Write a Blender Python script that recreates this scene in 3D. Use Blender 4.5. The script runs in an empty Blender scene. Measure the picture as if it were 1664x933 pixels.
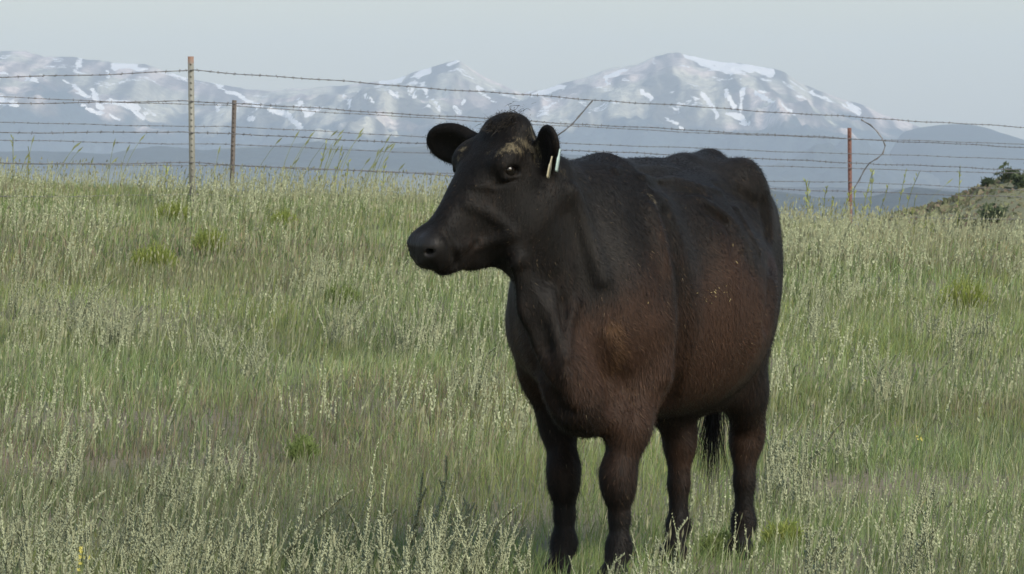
import bpy, math, random
import numpy as np
from mathutils import Vector, Matrix

# ---------------------------------------------------------------- camera, sky, sun, exposure
S = bpy.context.scene
COL = S.collection
EYE = 1.10                     # camera height over the ground at the cow's front feet
FPX = 8100.0                   # focal length in pixels of a 1664 px wide picture
cam_d = bpy.data.cameras.new('camera')
cam = bpy.data.objects.new('camera', cam_d)
COL.objects.link(cam)
cam.location = (0, 0, EYE)
cam.rotation_euler = (math.radians(90) - math.atan((466.5 - 366) / FPX), 0, 0)
cam_d.sensor_width = 36.0
cam_d.lens = 36.0 * FPX / 1664
cam_d.clip_start = 0.5
cam_d.clip_end = 60000
cam_d.dof.use_dof = True
cam_d.dof.focus_distance = 15.0
cam_d.dof.aperture_fstop = 48
S.camera = cam

SUN_EL, SUN_AZ = math.radians(34), math.radians(143)     # azimuth clockwise from +Y (the view direction)
world = bpy.data.worlds.new('World'); S.world = world
world.use_nodes = True
wn = world.node_tree.nodes; wl = world.node_tree.links
bg = wn['Background']
sky = wn.new('ShaderNodeTexSky'); sky.sky_type = 'NISHITA'
sky.sun_disc = False
sky.sun_elevation = SUN_EL; sky.sun_rotation = SUN_AZ
sky.altitude = 2200; sky.air_density = 1.8; sky.dust_density = 10.0; sky.ozone_density = 1.0
wl.new(sky.outputs[0], bg.inputs[0]); bg.inputs[1].default_value = 0.093
sun_d = bpy.data.lights.new('sun', 'SUN'); sun_d.energy = 2.5; sun_d.angle = math.radians(32)
sun_d.color = (1.0, 0.93, 0.82)
sun = bpy.data.objects.new('sun', sun_d); COL.objects.link(sun)
sdir = Vector((math.sin(SUN_AZ) * math.cos(SUN_EL), math.cos(SUN_AZ) * math.cos(SUN_EL), math.sin(SUN_EL)))
sun.rotation_euler = sdir.to_track_quat('Z', 'Y').to_euler()
S.view_settings.view_transform = 'Standard'; S.view_settings.look = 'None'
S.view_settings.exposure = 0.84; S.view_settings.gamma = 1.0
S.cycles.use_denoising = True
S.cycles.max_bounces = 6; S.cycles.diffuse_bounces = 3; S.cycles.glossy_bounces = 2
S.cycles.transmission_bounces = 3; S.cycles.volume_bounces = 1; S.cycles.transparent_max_bounces = 8

# ---------------------------------------------------------------- helpers
rng = np.random.default_rng(7)
random.seed(7)

def px(x, y, d):
    """world point seen at photo pixel (x, y) when it stands d metres away"""
    return np.array([(x - 832) * d / FPX, d, EYE + (366 - y) * d / FPX])

def tag(o, label=None, cat=None, group=None, kind=None):
    if label: o['label'] = label
    if cat: o['category'] = cat
    if group: o['group'] = group
    if kind: o['kind'] = kind
    return o

def make_mesh(name, verts, tris=None, quads=None, smooth=False):
    verts = np.asarray(verts, dtype=np.float32).reshape(-1, 3)
    t = np.zeros((0, 3), np.int32) if tris is None else np.asarray(tris, np.int32).reshape(-1, 3)
    q = np.zeros((0, 4), np.int32) if quads is None else np.asarray(quads, np.int32).reshape(-1, 4)
    me = bpy.data.meshes.new(name)
    me.vertices.add(len(verts)); me.vertices.foreach_set('co', verts.ravel())
    nl = t.size + q.size
    me.loops.add(nl); me.polygons.add(len(t) + len(q))
    me.loops.foreach_set('vertex_index', np.concatenate([t.ravel(), q.ravel()]).astype(np.int32))
    st = np.concatenate([np.arange(len(t)) * 3, t.size + np.arange(len(q)) * 4]).astype(np.int32)
    me.polygons.foreach_set('loop_start', st)
    if smooth: me.polygons.foreach_set('use_smooth', np.ones(len(t) + len(q), dtype=bool))
    me.update(calc_edges=True)
    return me

def color_attr(me, name, rgb):
    rgb = np.asarray(rgb, np.float32)
    a = me.color_attributes.new(name, 'FLOAT_COLOR', 'POINT')
    c = np.ones((len(rgb), 4), np.float32); c[:, :3] = rgb
    a.data.foreach_set('color', c.ravel())

def float_attr(me, name, v):
    a = me.attributes.new(name, 'FLOAT', 'POINT')
    a.data.foreach_set('value', np.asarray(v, np.float32).ravel())

def link(name, me, mat=None, parent=None):
    o = bpy.data.objects.new(name, me); COL.objects.link(o)
    if mat is not None and len(me.materials) == 0: me.materials.append(mat)
    if parent is not None: o.parent = parent
    return o

def nodes(mat):
    mat.use_nodes = True
    nt = mat.node_tree
    return nt, nt.nodes, nt.links, nt.nodes['Principled BSDF']

def simple_mat(name, color, rough=0.7, noise=0.0, scale=40.0, metallic=0.0):
    m = bpy.data.materials.new(name)
    nt, N, L, P = nodes(m)
    P.inputs['Roughness'].default_value = rough; P.inputs['Metallic'].default_value = metallic
    P.inputs['Base Color'].default_value = (*color, 1)
    if noise > 0:
        tx = N.new('ShaderNodeTexNoise'); tx.inputs['Scale'].default_value = scale; tx.inputs['Detail'].default_value = 5
        tc = N.new('ShaderNodeTexCoord'); L.new(tc.outputs['Object'], tx.inputs['Vector'])
        mx = N.new('ShaderNodeMix'); mx.data_type = 'RGBA'
        mx.inputs['A'].default_value = (*[c * (1 - noise) for c in color], 1)
        mx.inputs['B'].default_value = (*[min(1, c * (1 + noise)) for c in color], 1)
        L.new(tx.outputs['Fac'], mx.inputs['Factor']); L.new(mx.outputs['Result'], P.inputs['Base Color'])
    return m

# smooth value noise in numpy (2-D)
_perm = np.random.default_rng(3).random((256, 256)).astype(np.float64)
def vnoise(x, y):
    xi = np.floor(x).astype(int); yi = np.floor(y).astype(int)
    fx = x - xi; fy = y - yi
    fx = fx * fx * (3 - 2 * fx); fy = fy * fy * (3 - 2 * fy)
    a = _perm[xi & 255, yi & 255]; b = _perm[(xi + 1) & 255, yi & 255]
    c = _perm[xi & 255, (yi + 1) & 255]; d = _perm[(xi + 1) & 255, (yi + 1) & 255]
    return (a * (1 - fx) + b * fx) * (1 - fy) + (c * (1 - fx) + d * fx) * fy
def fbm(x, y, o=5, g=0.5):
    s = 0; a = 1; t = 0
    for i in range(o):
        s = s + a * vnoise(x * 2 ** i + 17.3 * i, y * 2 ** i + 9.1 * i); t += a; a *= g
    return s / t
def ridged(x, y, o=5, g=0.5):
    s = 0; a = 1; t = 0
    for i in range(o):
        s = s + a * (1 - np.abs(2 * vnoise(x * 2 ** i + 31.7 * i, y * 2 ** i + 5.9 * i) - 1)); t += a; a *= g
    return s / t
def sstep(a, b, x):
    t = np.clip((x - a) / (b - a), 0, 1)
    return t * t * (3 - 2 * t)

# height of the pasture
_gd = np.array([-40, 0, 8, 13, 15, 16.5, 18, 20, 25, 30, 36, 43, 49, 56, 70, 100, 160])
_gz = np.array([-.3, -.15, -.06, -.02, 0, .02, .05, .12, .36, .62, .92, 1.17, 1.26, 1.10, .1, -4, -12.])
_fx = np.linspace(-40, 160, 2001)
_fz = np.interp(_fx, _gd, _gz)
_k = np.exp(-np.linspace(-2, 2, 41) ** 2); _k /= _k.sum()
_fz = np.convolve(np.pad(_fz, 20, mode='edge'), _k, 'valid')
def ground_z(x, y):
    x = np.asarray(x, float); y = np.asarray(y, float)
    z = np.interp(y, _fx, _fz)
    far = np.clip((y - 17) / 26, 0, 1.3)
    z = z + far * (-0.028 * np.clip(x, -12, 12) - 0.040 * (np.sqrt(np.clip(x, -12, 12) ** 2 + 1) + np.clip(x, -12, 12) - 1) * .55)
    near = np.exp(-(((x - .45) / 1.3) ** 2 + ((y - 15.5) / 1.6) ** 2))
    z = z + (1 - near) * 0.10 * (fbm(x * .45 + 40, y * .45 + 40, 3) - .5)
    return z
# ---------------------------------------------------------------- the pasture: one sheet out to the foot of the mountains
def axis(pts):
    out = []
    for (a, b, s) in pts: out += list(np.arange(a, b, s))
    return np.array(out)
gx = np.concatenate([[-9000, -5000, -2500, -1200, -600, -300, -150, -80, -45, -30, -22], np.arange(-16, 16.01, .35), [22, 30, 45, 80, 150, 300, 600, 1200, 2500, 5000, 9000]])
gy = axis([(-60, 0, 10), (0, 9, 1.5), (9, 60, .35), (60, 110, 2), (110, 170, 8)]); gy = np.concatenate([gy, [200, 300, 500, 900, 1600, 2600, 3800, 5200, 7000, 9000, 16000]])
GX, GY = np.meshgrid(gx, gy)
GZ = ground_z(GX, np.minimum(GY, 159))
GZ = np.where(GY > 150, -12 - np.clip((GY - 150) / 400, 0, 1) * 8, GZ)
GV = np.stack([GX, GY, GZ], -1).reshape(-1, 3)
nx, ny = len(gx), len(gy)
ii, jj = np.meshgrid(np.arange(nx - 1), np.arange(ny - 1)); b0 = (jj * nx + ii).ravel()
GQ = np.stack([b0, b0 + 1, b0 + nx + 1, b0 + nx], 1)
gm = bpy.data.materials.new('pasture_soil')
nt, N, L, P = nodes(gm)
tc = N.new('ShaderNodeTexCoord')
def tnoise(scale, detail=5):
    t = N.new('ShaderNodeTexNoise'); t.inputs['Scale'].default_value = scale; t.inputs['Detail'].default_value = detail
    L.new(tc.outputs['Object'], t.inputs['Vector']); return t.outputs['Fac']
cr = N.new('ShaderNodeValToRGB'); L.new(tnoise(.6), cr.inputs[0])
e = cr.color_ramp.elements; e[0].position = .35; e[0].color = (.10, .11, .055, 1); e[1].position = .62; e[1].color = (.17, .145, .10, 1)
cr2 = N.new('ShaderNodeValToRGB'); L.new(tnoise(60), cr2.inputs[0])
e = cr2.color_ramp.elements; e[0].position = .3; e[0].color = (.55, .55, .55, 1); e[1].position = .7; e[1].color = (1.3, 1.3, 1.3, 1)
mx = N.new('ShaderNodeMix'); mx.data_type = 'RGBA'; mx.blend_type = 'MULTIPLY'; mx.inputs['Factor'].default_value = 1
L.new(cr.outputs[0], mx.inputs['A']); L.new(cr2.outputs[0], mx.inputs['B']); L.new(mx.outputs['Result'], P.inputs['Base Color'])
P.inputs['Roughness'].default_value = .95
bp = N.new('ShaderNodeBump'); bp.inputs['Distance'].default_value = .02; L.new(tnoise(35), bp.inputs['Height']); L.new(bp.outputs[0], P.inputs['Normal'])
tag(link('ground', make_mesh('ground', GV, quads=GQ, smooth=True), gm), 'grassy pasture rising to a low crest below the mountains', kind='structure')

# ---------------------------------------------------------------- mountains
def mountain_material(name):
    m = bpy.data.materials.new(name)
    nt, N, L, P = nodes(m)
    P.inputs['Roughness'].default_value = .95; P.inputs['Specular IOR Level'].default_value = .1
    a = N.new('ShaderNodeAttribute'); a.attribute_name = 'col'
    sn = N.new('ShaderNodeAttribute'); sn.attribute_name = 'snow'
    tc = N.new('ShaderNodeTexCoord')
    t = N.new('ShaderNodeTexNoise'); t.inputs['Scale'].default_value = .05; t.inputs['Detail'].default_value = 9; t.inputs['Roughness'].default_value = .65
    L.new(tc.outputs['Object'], t.inputs['Vector'])
    mr = N.new('ShaderNodeMapRange'); L.new(t.outputs['Fac'], mr.inputs['Value'])
    mr.inputs['From Min'].default_value = .3; mr.inputs['From Max'].default_value = .7; mr.inputs['To Min'].default_value = .55; mr.inputs['To Max'].default_value = 1.45
    vm = N.new('ShaderNodeVectorMath'); vm.operation = 'SCALE'; L.new(a.outputs['Color'], vm.inputs[0]); L.new(mr.outputs[0], vm.inputs['Scale'])
    # ragged snow edge
    ad = N.new('ShaderNodeMath'); ad.operation = 'MULTIPLY_ADD'; L.new(t.outputs['Fac'], ad.inputs[0]); ad.inputs[1].default_value = .9; 
    s2 = N.new('ShaderNodeMath'); s2.operation = 'SUBTRACT'; L.new(sn.outputs['Fac'], s2.inputs[0]); s2.inputs[1].default_value = .45
    L.new(s2.outputs[0], ad.inputs[2])
    st = N.new('ShaderNodeMapRange'); st.interpolation_type = 'SMOOTHSTEP'; L.new(ad.outputs[0], st.inputs['Value']); st.inputs['From Min'].default_value = .46; st.inputs['From Max'].default_value = .53
    mx = N.new('ShaderNodeMix'); mx.data_type = 'RGBA'; L.new(st.outputs[0], mx.inputs['Factor']); L.new(vm.outputs[0], mx.inputs['A']); mx.inputs['B'].default_value = (.92, .91, .90, 1)
    L.new(mx.outputs['Result'], P.inputs['Base Color'])
    bp = N.new('ShaderNodeBump'); bp.inputs['Distance'].default_value = 22; bp.inputs['Strength'].default_value = .9; L.new(t.outputs['Fac'], bp.inputs['Height']); L.new(bp.outputs[0], P.inputs['Normal'])
    return m
mount_m = mountain_material('mountain_rock_forest_snow')
MD = 12500.0                                   # distance of the main ridge
kx = MD / FPX
sky_px = [(-700, 120), (-400, 100), (-200, 118), (-60, 92), (0, 84), (40, 82), (75, 92), (120, 90), (165, 97), (185, 100), (235, 102), (262, 113), (310, 126), (350, 131), (400, 142), (440, 146), (470, 140),
          (510, 140), (560, 137), (600, 130), (640, 125), (680, 112), (720, 100), (745, 94), (765, 107), (790, 122), (820, 137), (848, 150), (880, 145), (920, 132), (960, 120),
          (1000, 109), (1030, 103), (1060, 90), (1085, 84), (1100, 82), (1120, 87), (1160, 95), (1200, 99), (1250, 106), (1275, 112), (1300, 129), (1330, 142), (1370, 159),
          (1410, 172), (1450, 188), (1500, 208), (1560, 224), (1664, 246), (1800, 262), (2000, 240), (2300, 220)]
rx = np.array([(a - 832) * kx for a, b in sky_px]); rz = np.array([(366 - b) * kx for a, b in sky_px])
mxs = np.linspace(-2500, 2500, 980); mys = np.concatenate([np.linspace(7600, 10000, 60), np.linspace(10020, 12460, 170), np.linspace(12480, 13400, 14)])
MX, MY = np.meshgrid(mxs, mys)
Rz = np.interp(mxs, rx, rz)[None, :]
# spurs and gullies: warp x by noise that grows away from the ridge
tt = np.clip((MY - 7600) / (MD - 7600), 0, 1)
warp = (fbm(MX / 900 + 3, MY / 900 + 8, 4) - .5) * 900 * (1 - tt) ** .8
Rw = np.interp((MX + warp).ravel(), rx, rz).reshape(MX.shape)
prof = .14 + .86 * tt ** 1.75
sp = ridged(MX / 620 + 5.3 + .25 * fbm(MX / 500, MY / 500, 3), MY / 2600 + 2.1, 5, .52)
sp2 = ridged(MX / 210 + 1.7, MY / 520 + .4, 4, .5)
env = np.sin(np.pi * np.clip(tt, 0, 1)) ** .8
MZ = Rw * prof + env * ((sp - .72) * 330 + (sp2 - .72) * 95)
MZ = MZ * (1 - sstep(.90, 1, tt)) + (Rz * (prof * .4 + .6 * prof) + (sp2 - .72) * 18) * sstep(.90, 1, tt)
MZ = np.where(MY > MD, Rz - (MY - MD) * .55, MZ)
fine = (ridged(MX / 90 + 3, MY / 150, 4) - .75) * 42 + (fbm(MX / 30, MY / 50, 3) - .5) * 16
MZ = MZ + fine * np.clip(env + .12, 0, 1)
# no front spur may stand above the skyline seen from the pasture
lim = (Rz * .985) * (MY / MD)
MZ = np.where((MY < MD - 120), np.minimum(MZ, lim - 3 + (MZ - lim) * 0), MZ)
MZ = MZ + EYE
# colours: rock and tundra above the tree line, forest below, pale meadows at the foot
gyy, gxx = np.gradient(MZ, mys, mxs)
slope = np.hypot(gxx, gyy)
elpx = (MZ - EYE) / MY * FPX                       # height as seen, in photo pixels above eye level
ridge_px = Rz / MD * FPX
pxl = 832 + MX / MY * FPX
nz = fbm(MX / 260 + 9, MY / 260, 5)
tree = np.interp(pxl, [-200, 0, 120, 200, 330, 420, 520, 700, 850, 1000, 1100, 1180, 1300, 1400, 1500], [190, 206, 194, 174, 166, 160, 150, 150, 162, 152, 168, 172, 166, 158, 150]) + 75 * (nz - .5) + 60 * (fbm(MX / 70 + 3, MY / 160, 4) - .5)
fo = 1 - sstep(-9, 9, elpx - tree)
rock = np.stack([.40 + 0 * MX, .335 + 0 * MX, .295 + 0 * MX], -1)
tund = np.stack([.30 + 0 * MX, .285 + 0 * MX, .22 + 0 * MX], -1)
tn = sstep(.42, .58, fbm(MX / 330 + 4, MY / 300 + 7, 4))[..., None]
stk = fbm(MX / 38 + 7 + .6 * fbm(MX / 160, MY / 300, 2), MY / 520 + 3, 4)[..., None]
colr = (rock * (1 - tn) + tund * tn) * (.35 + 1.4 * sstep(.34, .68, stk))
fcol = np.array([.042, .060, .060])
colr = colr * (1 - fo[..., None]) + fcol * fo[..., None]
mead = sstep(.60, .68, fbm(MX / 380 + 21, MY / 700 + 3, 4)) * (1 - sstep(45, 95, elpx))
colr = colr * (1 - mead[..., None]) + np.array([.20, .19, .13]) * mead[..., None]
plain = (1 - sstep(48, 66, elpx)) * sstep(1120, 1250, pxl)
colr = colr * (1 - plain[..., None]) + np.array([.24, .23, .16]) * plain[..., None]
# snow: gullies high up, plus the large fields on the summits
sn = np.zeros_like(MX)
pxw_ = pxl + 22 * (fbm(MX / 34 + 4, MY / 90 + 1, 4) - .5); wy_ = 16 * (fbm(MX / 40 + 14, MY / 90 + 7, 4) - .5)
def field(x0, y0, x1, y1, w, a=1.0):
    global sn
    dx, dy = x1 - x0, y1 - y0; L2 = dx * dx + dy * dy + 1e-6
    yy = 366 - elpx + wy_
    t = np.clip(((pxw_ - x0) * dx + (yy - y0) * dy) / L2, 0, 1)
    d = np.hypot(pxw_ - x0 - t * dx, yy - y0 - t * dy) / w
    sn = np.maximum(sn, a * np.exp(-d ** 4))
for q in [(1118, 90, 1150, 102, 5), (1140, 98, 1190, 112, 8), (1185, 108, 1215, 112, 9), (1215, 107, 1255, 118, 6), (186, 107, 215, 105, 6), (210, 107, 238, 112, 5), (620, 131, 650, 128, 6), (676, 124, 698, 117, 6), (727, 105, 745, 99, 4),
          (862, 153, 912, 144, 5), (985, 125, 1018, 114, 5), (986, 120, 988, 136, 3), (0, 162, 26, 172, 7), (178, 165, 222, 172, 7), (222, 182, 236, 190, 6), (105, 130, 142, 160, 3.5), (148, 148, 162, 165, 4.5), (150, 158, 170, 178, 4.5),
          (130, 172, 196, 196, 3.5), (350, 133, 372, 150, 3), (372, 152, 425, 172, 4), (436, 175, 492, 203, 4.5), (282, 122, 306, 130, 3), (352, 170, 358, 176, 5), (405, 194, 416, 194, 5), (488, 165, 500, 190, 4.5),
          (505, 185, 515, 176, 5), (704, 166, 712, 178, 2.5), (750, 170, 757, 166, 3), (1180, 150, 1196, 175, 4), (1232, 150, 1250, 160, 5), (1140, 150, 1170, 190, 3.5), (1185, 185, 1215, 200, 4.5), (1320, 148, 1345, 165, 3), (1375, 168, 1400, 185, 3), (170, 112, 180, 124, 3), (40, 128, 60, 132, 4), (560, 150, 566, 172, 3), (592, 150, 605, 165, 3), (665, 140, 676, 160, 2.5), (780, 140, 800, 165, 2.5), (1040, 150, 1060, 165, 3), (1265, 165, 1290, 185, 3), (1080, 195, 1110, 212, 3)]:
    field(*q, .95)
gul = sstep(.66, .74, 1 - sp2 + .25 * (nz - .5)) * sstep(tree + 8, tree + 38, elpx)
sn = np.maximum(sn, gul * .50)
str_ = ridged(MX / 85 + 11 + .5 * fbm(MX / 200, MY / 400, 2), MY / 1100 + 6, 3, .45)
sn = np.maximum(sn, sstep(.80, .90, str_) * sstep(.48, .60, fbm(MX / 260 + 31, MY / 300 + 2, 3)) * sstep(tree + 6, tree + 26, elpx) * .56)
sn = np.maximum(sn, sstep(.60, .72, fbm(MX / 70 + 2, MY / 110 + 5, 4)) * sstep(tree + 4, tree + 20, elpx) * .48)
mv = np.stack([MX, MY, MZ], -1).reshape(-1, 3)
nx, ny = len(mxs), len(mys)
ii, jj = np.meshgrid(np.arange(nx - 1), np.arange(ny - 1)); b0 = (jj * nx + ii).ravel()
me = make_mesh('mountain_range', mv, quads=np.stack([b0, b0 + 1, b0 + nx + 1, b0 + nx], 1), smooth=True)
color_attr(me, 'col', colr.reshape(-1, 3)); float_attr(me, 'snow', sn)
tag(link('mountains', me, mount_m), 'hazy mountain range with rocky summits, snowfields and forested lower slopes', kind='structure')

def ridge_hill(name, pts, dist, depth, col, label, n=260, rough=6, seed=1, thr=(.40, .56)):
    """a lower hill in front of the range; pts are (photo x, photo y) of its crest"""
    k = dist / FPX
    x = np.linspace((pts[0][0] - 832) * k, (pts[-1][0] - 832) * k, n)
    z = np.interp(x, [(p[0] - 832) * k for p in pts], [(366 - p[1]) * k for p in pts])
    z = z * sstep(0, .12, (x - x[0]) / (x[-1] - x[0])) * sstep(0, .12, (x[-1] - x) / (x[-1] - x[0]))
    y = np.linspace(-depth, depth * .6, 60)
    X_, Y_ = np.meshgrid(x, y)
    f = np.where(Y_ < 0, np.cos(np.clip(-Y_ / depth, 0, 1) * math.pi / 2) ** .9, 1 - (Y_ / depth) * .9)
    rg = ridged(X_ / (depth * .35) + seed, Y_ / (depth * .6) + seed, 4)
    Z_ = z[None, :] * f + (rg - .75) * rough * 3 * np.clip(-Y_ / depth * 2, 0, 1) * f + (fbm(X_ / (rough * 6), Y_ / (rough * 6), 4) - .5) * rough * .8
    Z_ = Z_ - (1 - f) * 30
    c = np.array(col[0]) * (1 - sstep(*thr, fbm(X_ / (depth * .2) + seed, Y_ / (depth * .3), 4)))[..., None] + np.array(col[1]) * sstep(*thr, fbm(X_ / (depth * .2) + seed, Y_ / (depth * .3), 4))[..., None]
    v = np.stack([X_, Y_ + dist, Z_ + EYE], -1).reshape(-1, 3)
    ii, jj = np.meshgrid(np.arange(n - 1), np.arange(59)); b0 = (jj * n + ii).ravel()
    me = make_mesh(name, v, quads=np.stack([b0, b0 + 1, b0 + n + 1, b0 + n], 1), smooth=True)
    color_attr(me, 'col', c.reshape(-1, 3)); float_attr(me, 'snow', np.zeros(len(v)))
    return tag(link(name, me, mount_m), label, kind='structure')
FOR = ((.038, .055, .055), (.050, .066, .058))
ridge_hill('hill', [(1380, 236), (1440, 222), (1490, 210), (1525, 204), (1560, 203), (1600, 211), (1640, 224), (1700, 238), (1800, 246), (1950, 232), (2150, 228)], 10200, 1500, FOR, 'smooth blue forested mountain at the low end of the range', rough=10, seed=3)
ridge_hill('foothill', [(-500, 235), (-250, 240), (-80, 250), (60, 245), (180, 250), (260, 238), (330, 244), (420, 240), (520, 232), (600, 245), (700, 236), (800, 244), (900, 250), (1050, 262), (1200, 276), (1300, 292), (1400, 300)], 7200, 900, ((.038, .055, .055), (.135, .145, .105)), 'low forested foothills under the mountains', rough=9, seed=8, thr=(.54, .64))
ridge_hill('butte', [(1180, 322), (1240, 308), (1280, 314), (1330, 322), (1400, 322), (1440, 312), (1480, 304), (1520, 308), (1580, 318), (1700, 326)], 4200, 420, FOR, 'small dark hills on the far valley floor', rough=3, seed=5)
# the scrubby knoll beyond the fence on the right
k = 150 / FPX
kp = [(1395, 372), (1450, 350), (1500, 339), (1545, 324), (1600, 302), (1640, 290), (1700, 282), (1800, 272), (1950, 268), (2150, 285)]
kn_x = np.linspace((1380 - 832) * k, (2200 - 832) * k, 120); kn_z = np.interp(kn_x, [(p[0] - 832) * k for p in kp], [(366 - p[1]) * k + EYE for p in kp])
y = np.linspace(-30, 40, 50); X_, Y_ = np.meshgrid(kn_x, y)
fz = np.where(Y_ < 0, np.cos(np.clip(-Y_ / 30, 0, 1) * math.pi / 2), np.cos(Y_ / 40 * math.pi / 2))
Z_ = kn_z[None, :] * fz - (1 - fz) * 12 + (fbm(X_ / 1.5, Y_ / 1.5, 3) - .5) * .25
v = np.stack([X_, Y_ + 150, Z_], -1).reshape(-1, 3)
ii, jj = np.meshgrid(np.arange(119), np.arange(49)); b0 = (jj * 120 + ii).ravel()
kn_m = simple_mat('knoll_grass', (.15, .155, .09), .95, .5, 1.2)
tag(link('knoll', make_mesh('knoll', v, quads=np.stack([b0, b0 + 1, b0 + 121, b0 + 120], 1), smooth=True), kn_m), 'scrubby green knoll beyond the fence', kind='structure')
def knoll_z(X0, Y0):
    f = math.cos(min(1, max(0, (150 - Y0) / 30)) * math.pi / 2) if Y0 < 150 else math.cos((Y0 - 150) / 40 * math.pi / 2)
    return float(np.interp(X0, kn_x, kn_z)) * f - (1 - f) * 12
# ---------------------------------------------------------------- barbed-wire fences
wire_m = simple_mat('galvanised_wire', (.16, .16, .165), .55, .3, 300, .4)
post_green = bpy.data.materials.new('post_paint_grey_green')
nt, N, L, P = nodes(post_green)
tc = N.new('ShaderNodeTexCoord'); spz = N.new('ShaderNodeSeparateXYZ'); L.new(tc.outputs['Object'], spz.inputs[0])
tn_ = N.new('ShaderNodeTexNoise'); tn_.inputs['Scale'].default_value = 22; L.new(tc.outputs['Object'], tn_.inputs['Vector'])
ad = N.new('ShaderNodeMath'); ad.operation = 'MULTIPLY_ADD'; L.new(tn_.outputs['Fac'], ad.inputs[0]); ad.inputs[1].default_value = .10; L.new(spz.outputs['Z'], ad.inputs[2])
mr = N.new('ShaderNodeMapRange'); L.new(ad.outputs[0], mr.inputs['Value']); mr.inputs['From Min'].default_value = 1.26; mr.inputs['From Max'].default_value = 1.30
mx = N.new('ShaderNodeMix'); mx.data_type = 'RGBA'; L.new(mr.outputs[0], mx.inputs['Factor']); mx.inputs['A'].default_value = (.165, .170, .150, 1); mx.inputs['B'].default_value = (.19, .120, .090, 1)
L.new(mx.outputs['Result'], P.inputs['Base Color']); P.inputs['Roughness'].default_value = .6
post_dark = simple_mat('post_weathered_brown', (.075, .064, .055), .75, .4, 40)
post_red = simple_mat('post_rust_red', (.105, .048, .036), .75, .4, 40)

def post_mesh(h, name):
    """steel T-post: flange, web and studs"""
    vs, qs = [], []
    def box(x0, x1, y0, y1, z0, z1):
        b = len(vs)
        for z in (z0, z1): vs.extend([(x0, y0, z), (x1, y0, z), (x1, y1, z), (x0, y1, z)])
        qs.extend([(b, b + 3, b + 2, b + 1), (b + 4, b + 5, b + 6, b + 7)] + [(b + i, b + (i + 1) % 4, b + 4 + (i + 1) % 4, b + 4 + i) for i in range(4)])
    box(-.026, .026, -.006, 0, -.3, h)
    box(-.0045, .0045, .001, .040, -.3, h - .002)
    z = .12
    while z < h - .03:
        box(-.007, .007, -.014, -.0065, z, z + .013); z += .054
    return make_mesh(name, vs, quads=qs)
def tube(path, r, sides=4):
    path = np.array(path, float); n = len(path)
    vs, qs = [], []
    for i in range(n):
        d = path[min(i + 1, n - 1)] - path[max(i - 1, 0)]; d /= np.linalg.norm(d)
        a = np.cross(d, (0.13, .2, 1.)); a /= np.linalg.norm(a); b = np.cross(d, a)
        for k in range(sides):
            t = 2 * math.pi * k / sides + i * .9
            vs.append(path[i] + (a * math.cos(t) + b * math.sin(t)) * r)
    for i in range(n - 1):
        for k in range(sides):
            qs.append((i * sides + k, i * sides + (k + 1) % sides, (i + 1) * sides + (k + 1) % sides, (i + 1) * sides + k))
    return vs, qs
fr = np.random.default_rng(5)
def fence(label, posts, levels, mats, sag=.02, barb=.13, r=.0042):
    """posts: (x, y, z_ground, height, material or None, tilt); levels: for every post the wire heights"""
    root = bpy.data.objects.new('barbed_wire_fence', None); COL.objects.link(root)
    root.location = (posts[1][0], posts[1][1], posts[1][2])
    org = np.array(root.location)
    tag(root, label, 'fence')
    for (x, y, z, h, m, tl) in posts:
        if m is None: continue
        o = link('post', post_mesh(h, 'post'), m, root); o.location = np.array([x, y, z]) - org
        o.rotation_euler = (0, tl, fr.uniform(-.3, .3))
    for li in range(len(levels[0])):
        path = []
        for i in range(len(posts) - 1):
            a = np.array([posts[i][0], posts[i][1] - .02, levels[i][li]]); b = np.array([posts[i + 1][0], posts[i + 1][1] - .02, levels[i + 1][li]])
            L_ = np.linalg.norm(b - a); n = int(L_ / .10)
            ph = fr.uniform(0, 6, 3)
            for q in range(n):
                t = q / n
                p = a * (1 - t) + b * t
                p[2] -= sag * (.7 + .6 * fr.random() * 0 + .3 * math.sin(li * 2.1 + i)) * 4 * t * (1 - t)
                p[2] += .004 * math.sin(L_ * t * 2.1 + ph[0]) + .0025 * math.sin(L_ * t * 5.7 + ph[1]); p[1] += .004 * math.sin(L_ * t * 3.3 + ph[2])
                path.append(p - org)
        vs, qs = tube(path, r)
        w = link('wire', make_mesh('wire', vs, quads=qs), wire_m, root)
        bv, bq = [], []
        path = np.array(path)
        seg = np.linalg.norm(np.diff(path, axis=0), axis=1); cum = np.concatenate([[0], np.cumsum(seg)])
        ss_ = np.arange(.5 * barb, cum[-1] - barb, barb); ss_ = ss_ + fr.normal(0, barb * .13, len(ss_))
        for s in np.clip(ss_, .01, cum[-1] - .02):
            i = min(np.searchsorted(cum, s) - 1, len(path) - 2) if s > 0 else 0
            p = path[i] + (path[i + 1] - path[i]) * ((s - cum[i]) / seg[i]); d = (path[i + 1] - path[i]) / seg[i]
            for _ in range(2):
                e = np.cross(d, fr.normal(0, 1, 3)); e /= np.linalg.norm(e)
                v2, q2 = tube([p - e * .014 - d * .004, p, p + e * .014 + d * .004], .0026, 3)
                k = len(bv); bv += v2; bq += [tuple(k + j for j in q) for q in q2]
        tag(link('barbs', make_mesh('barbs', bv, quads=bq), wire_m, w), kind='stuff')
    return root, org
def P3(x, y, d): return px(x, y, d)
def zs(ys, d): return [float(px(0, y, d)[2]) for y in ys]
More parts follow.
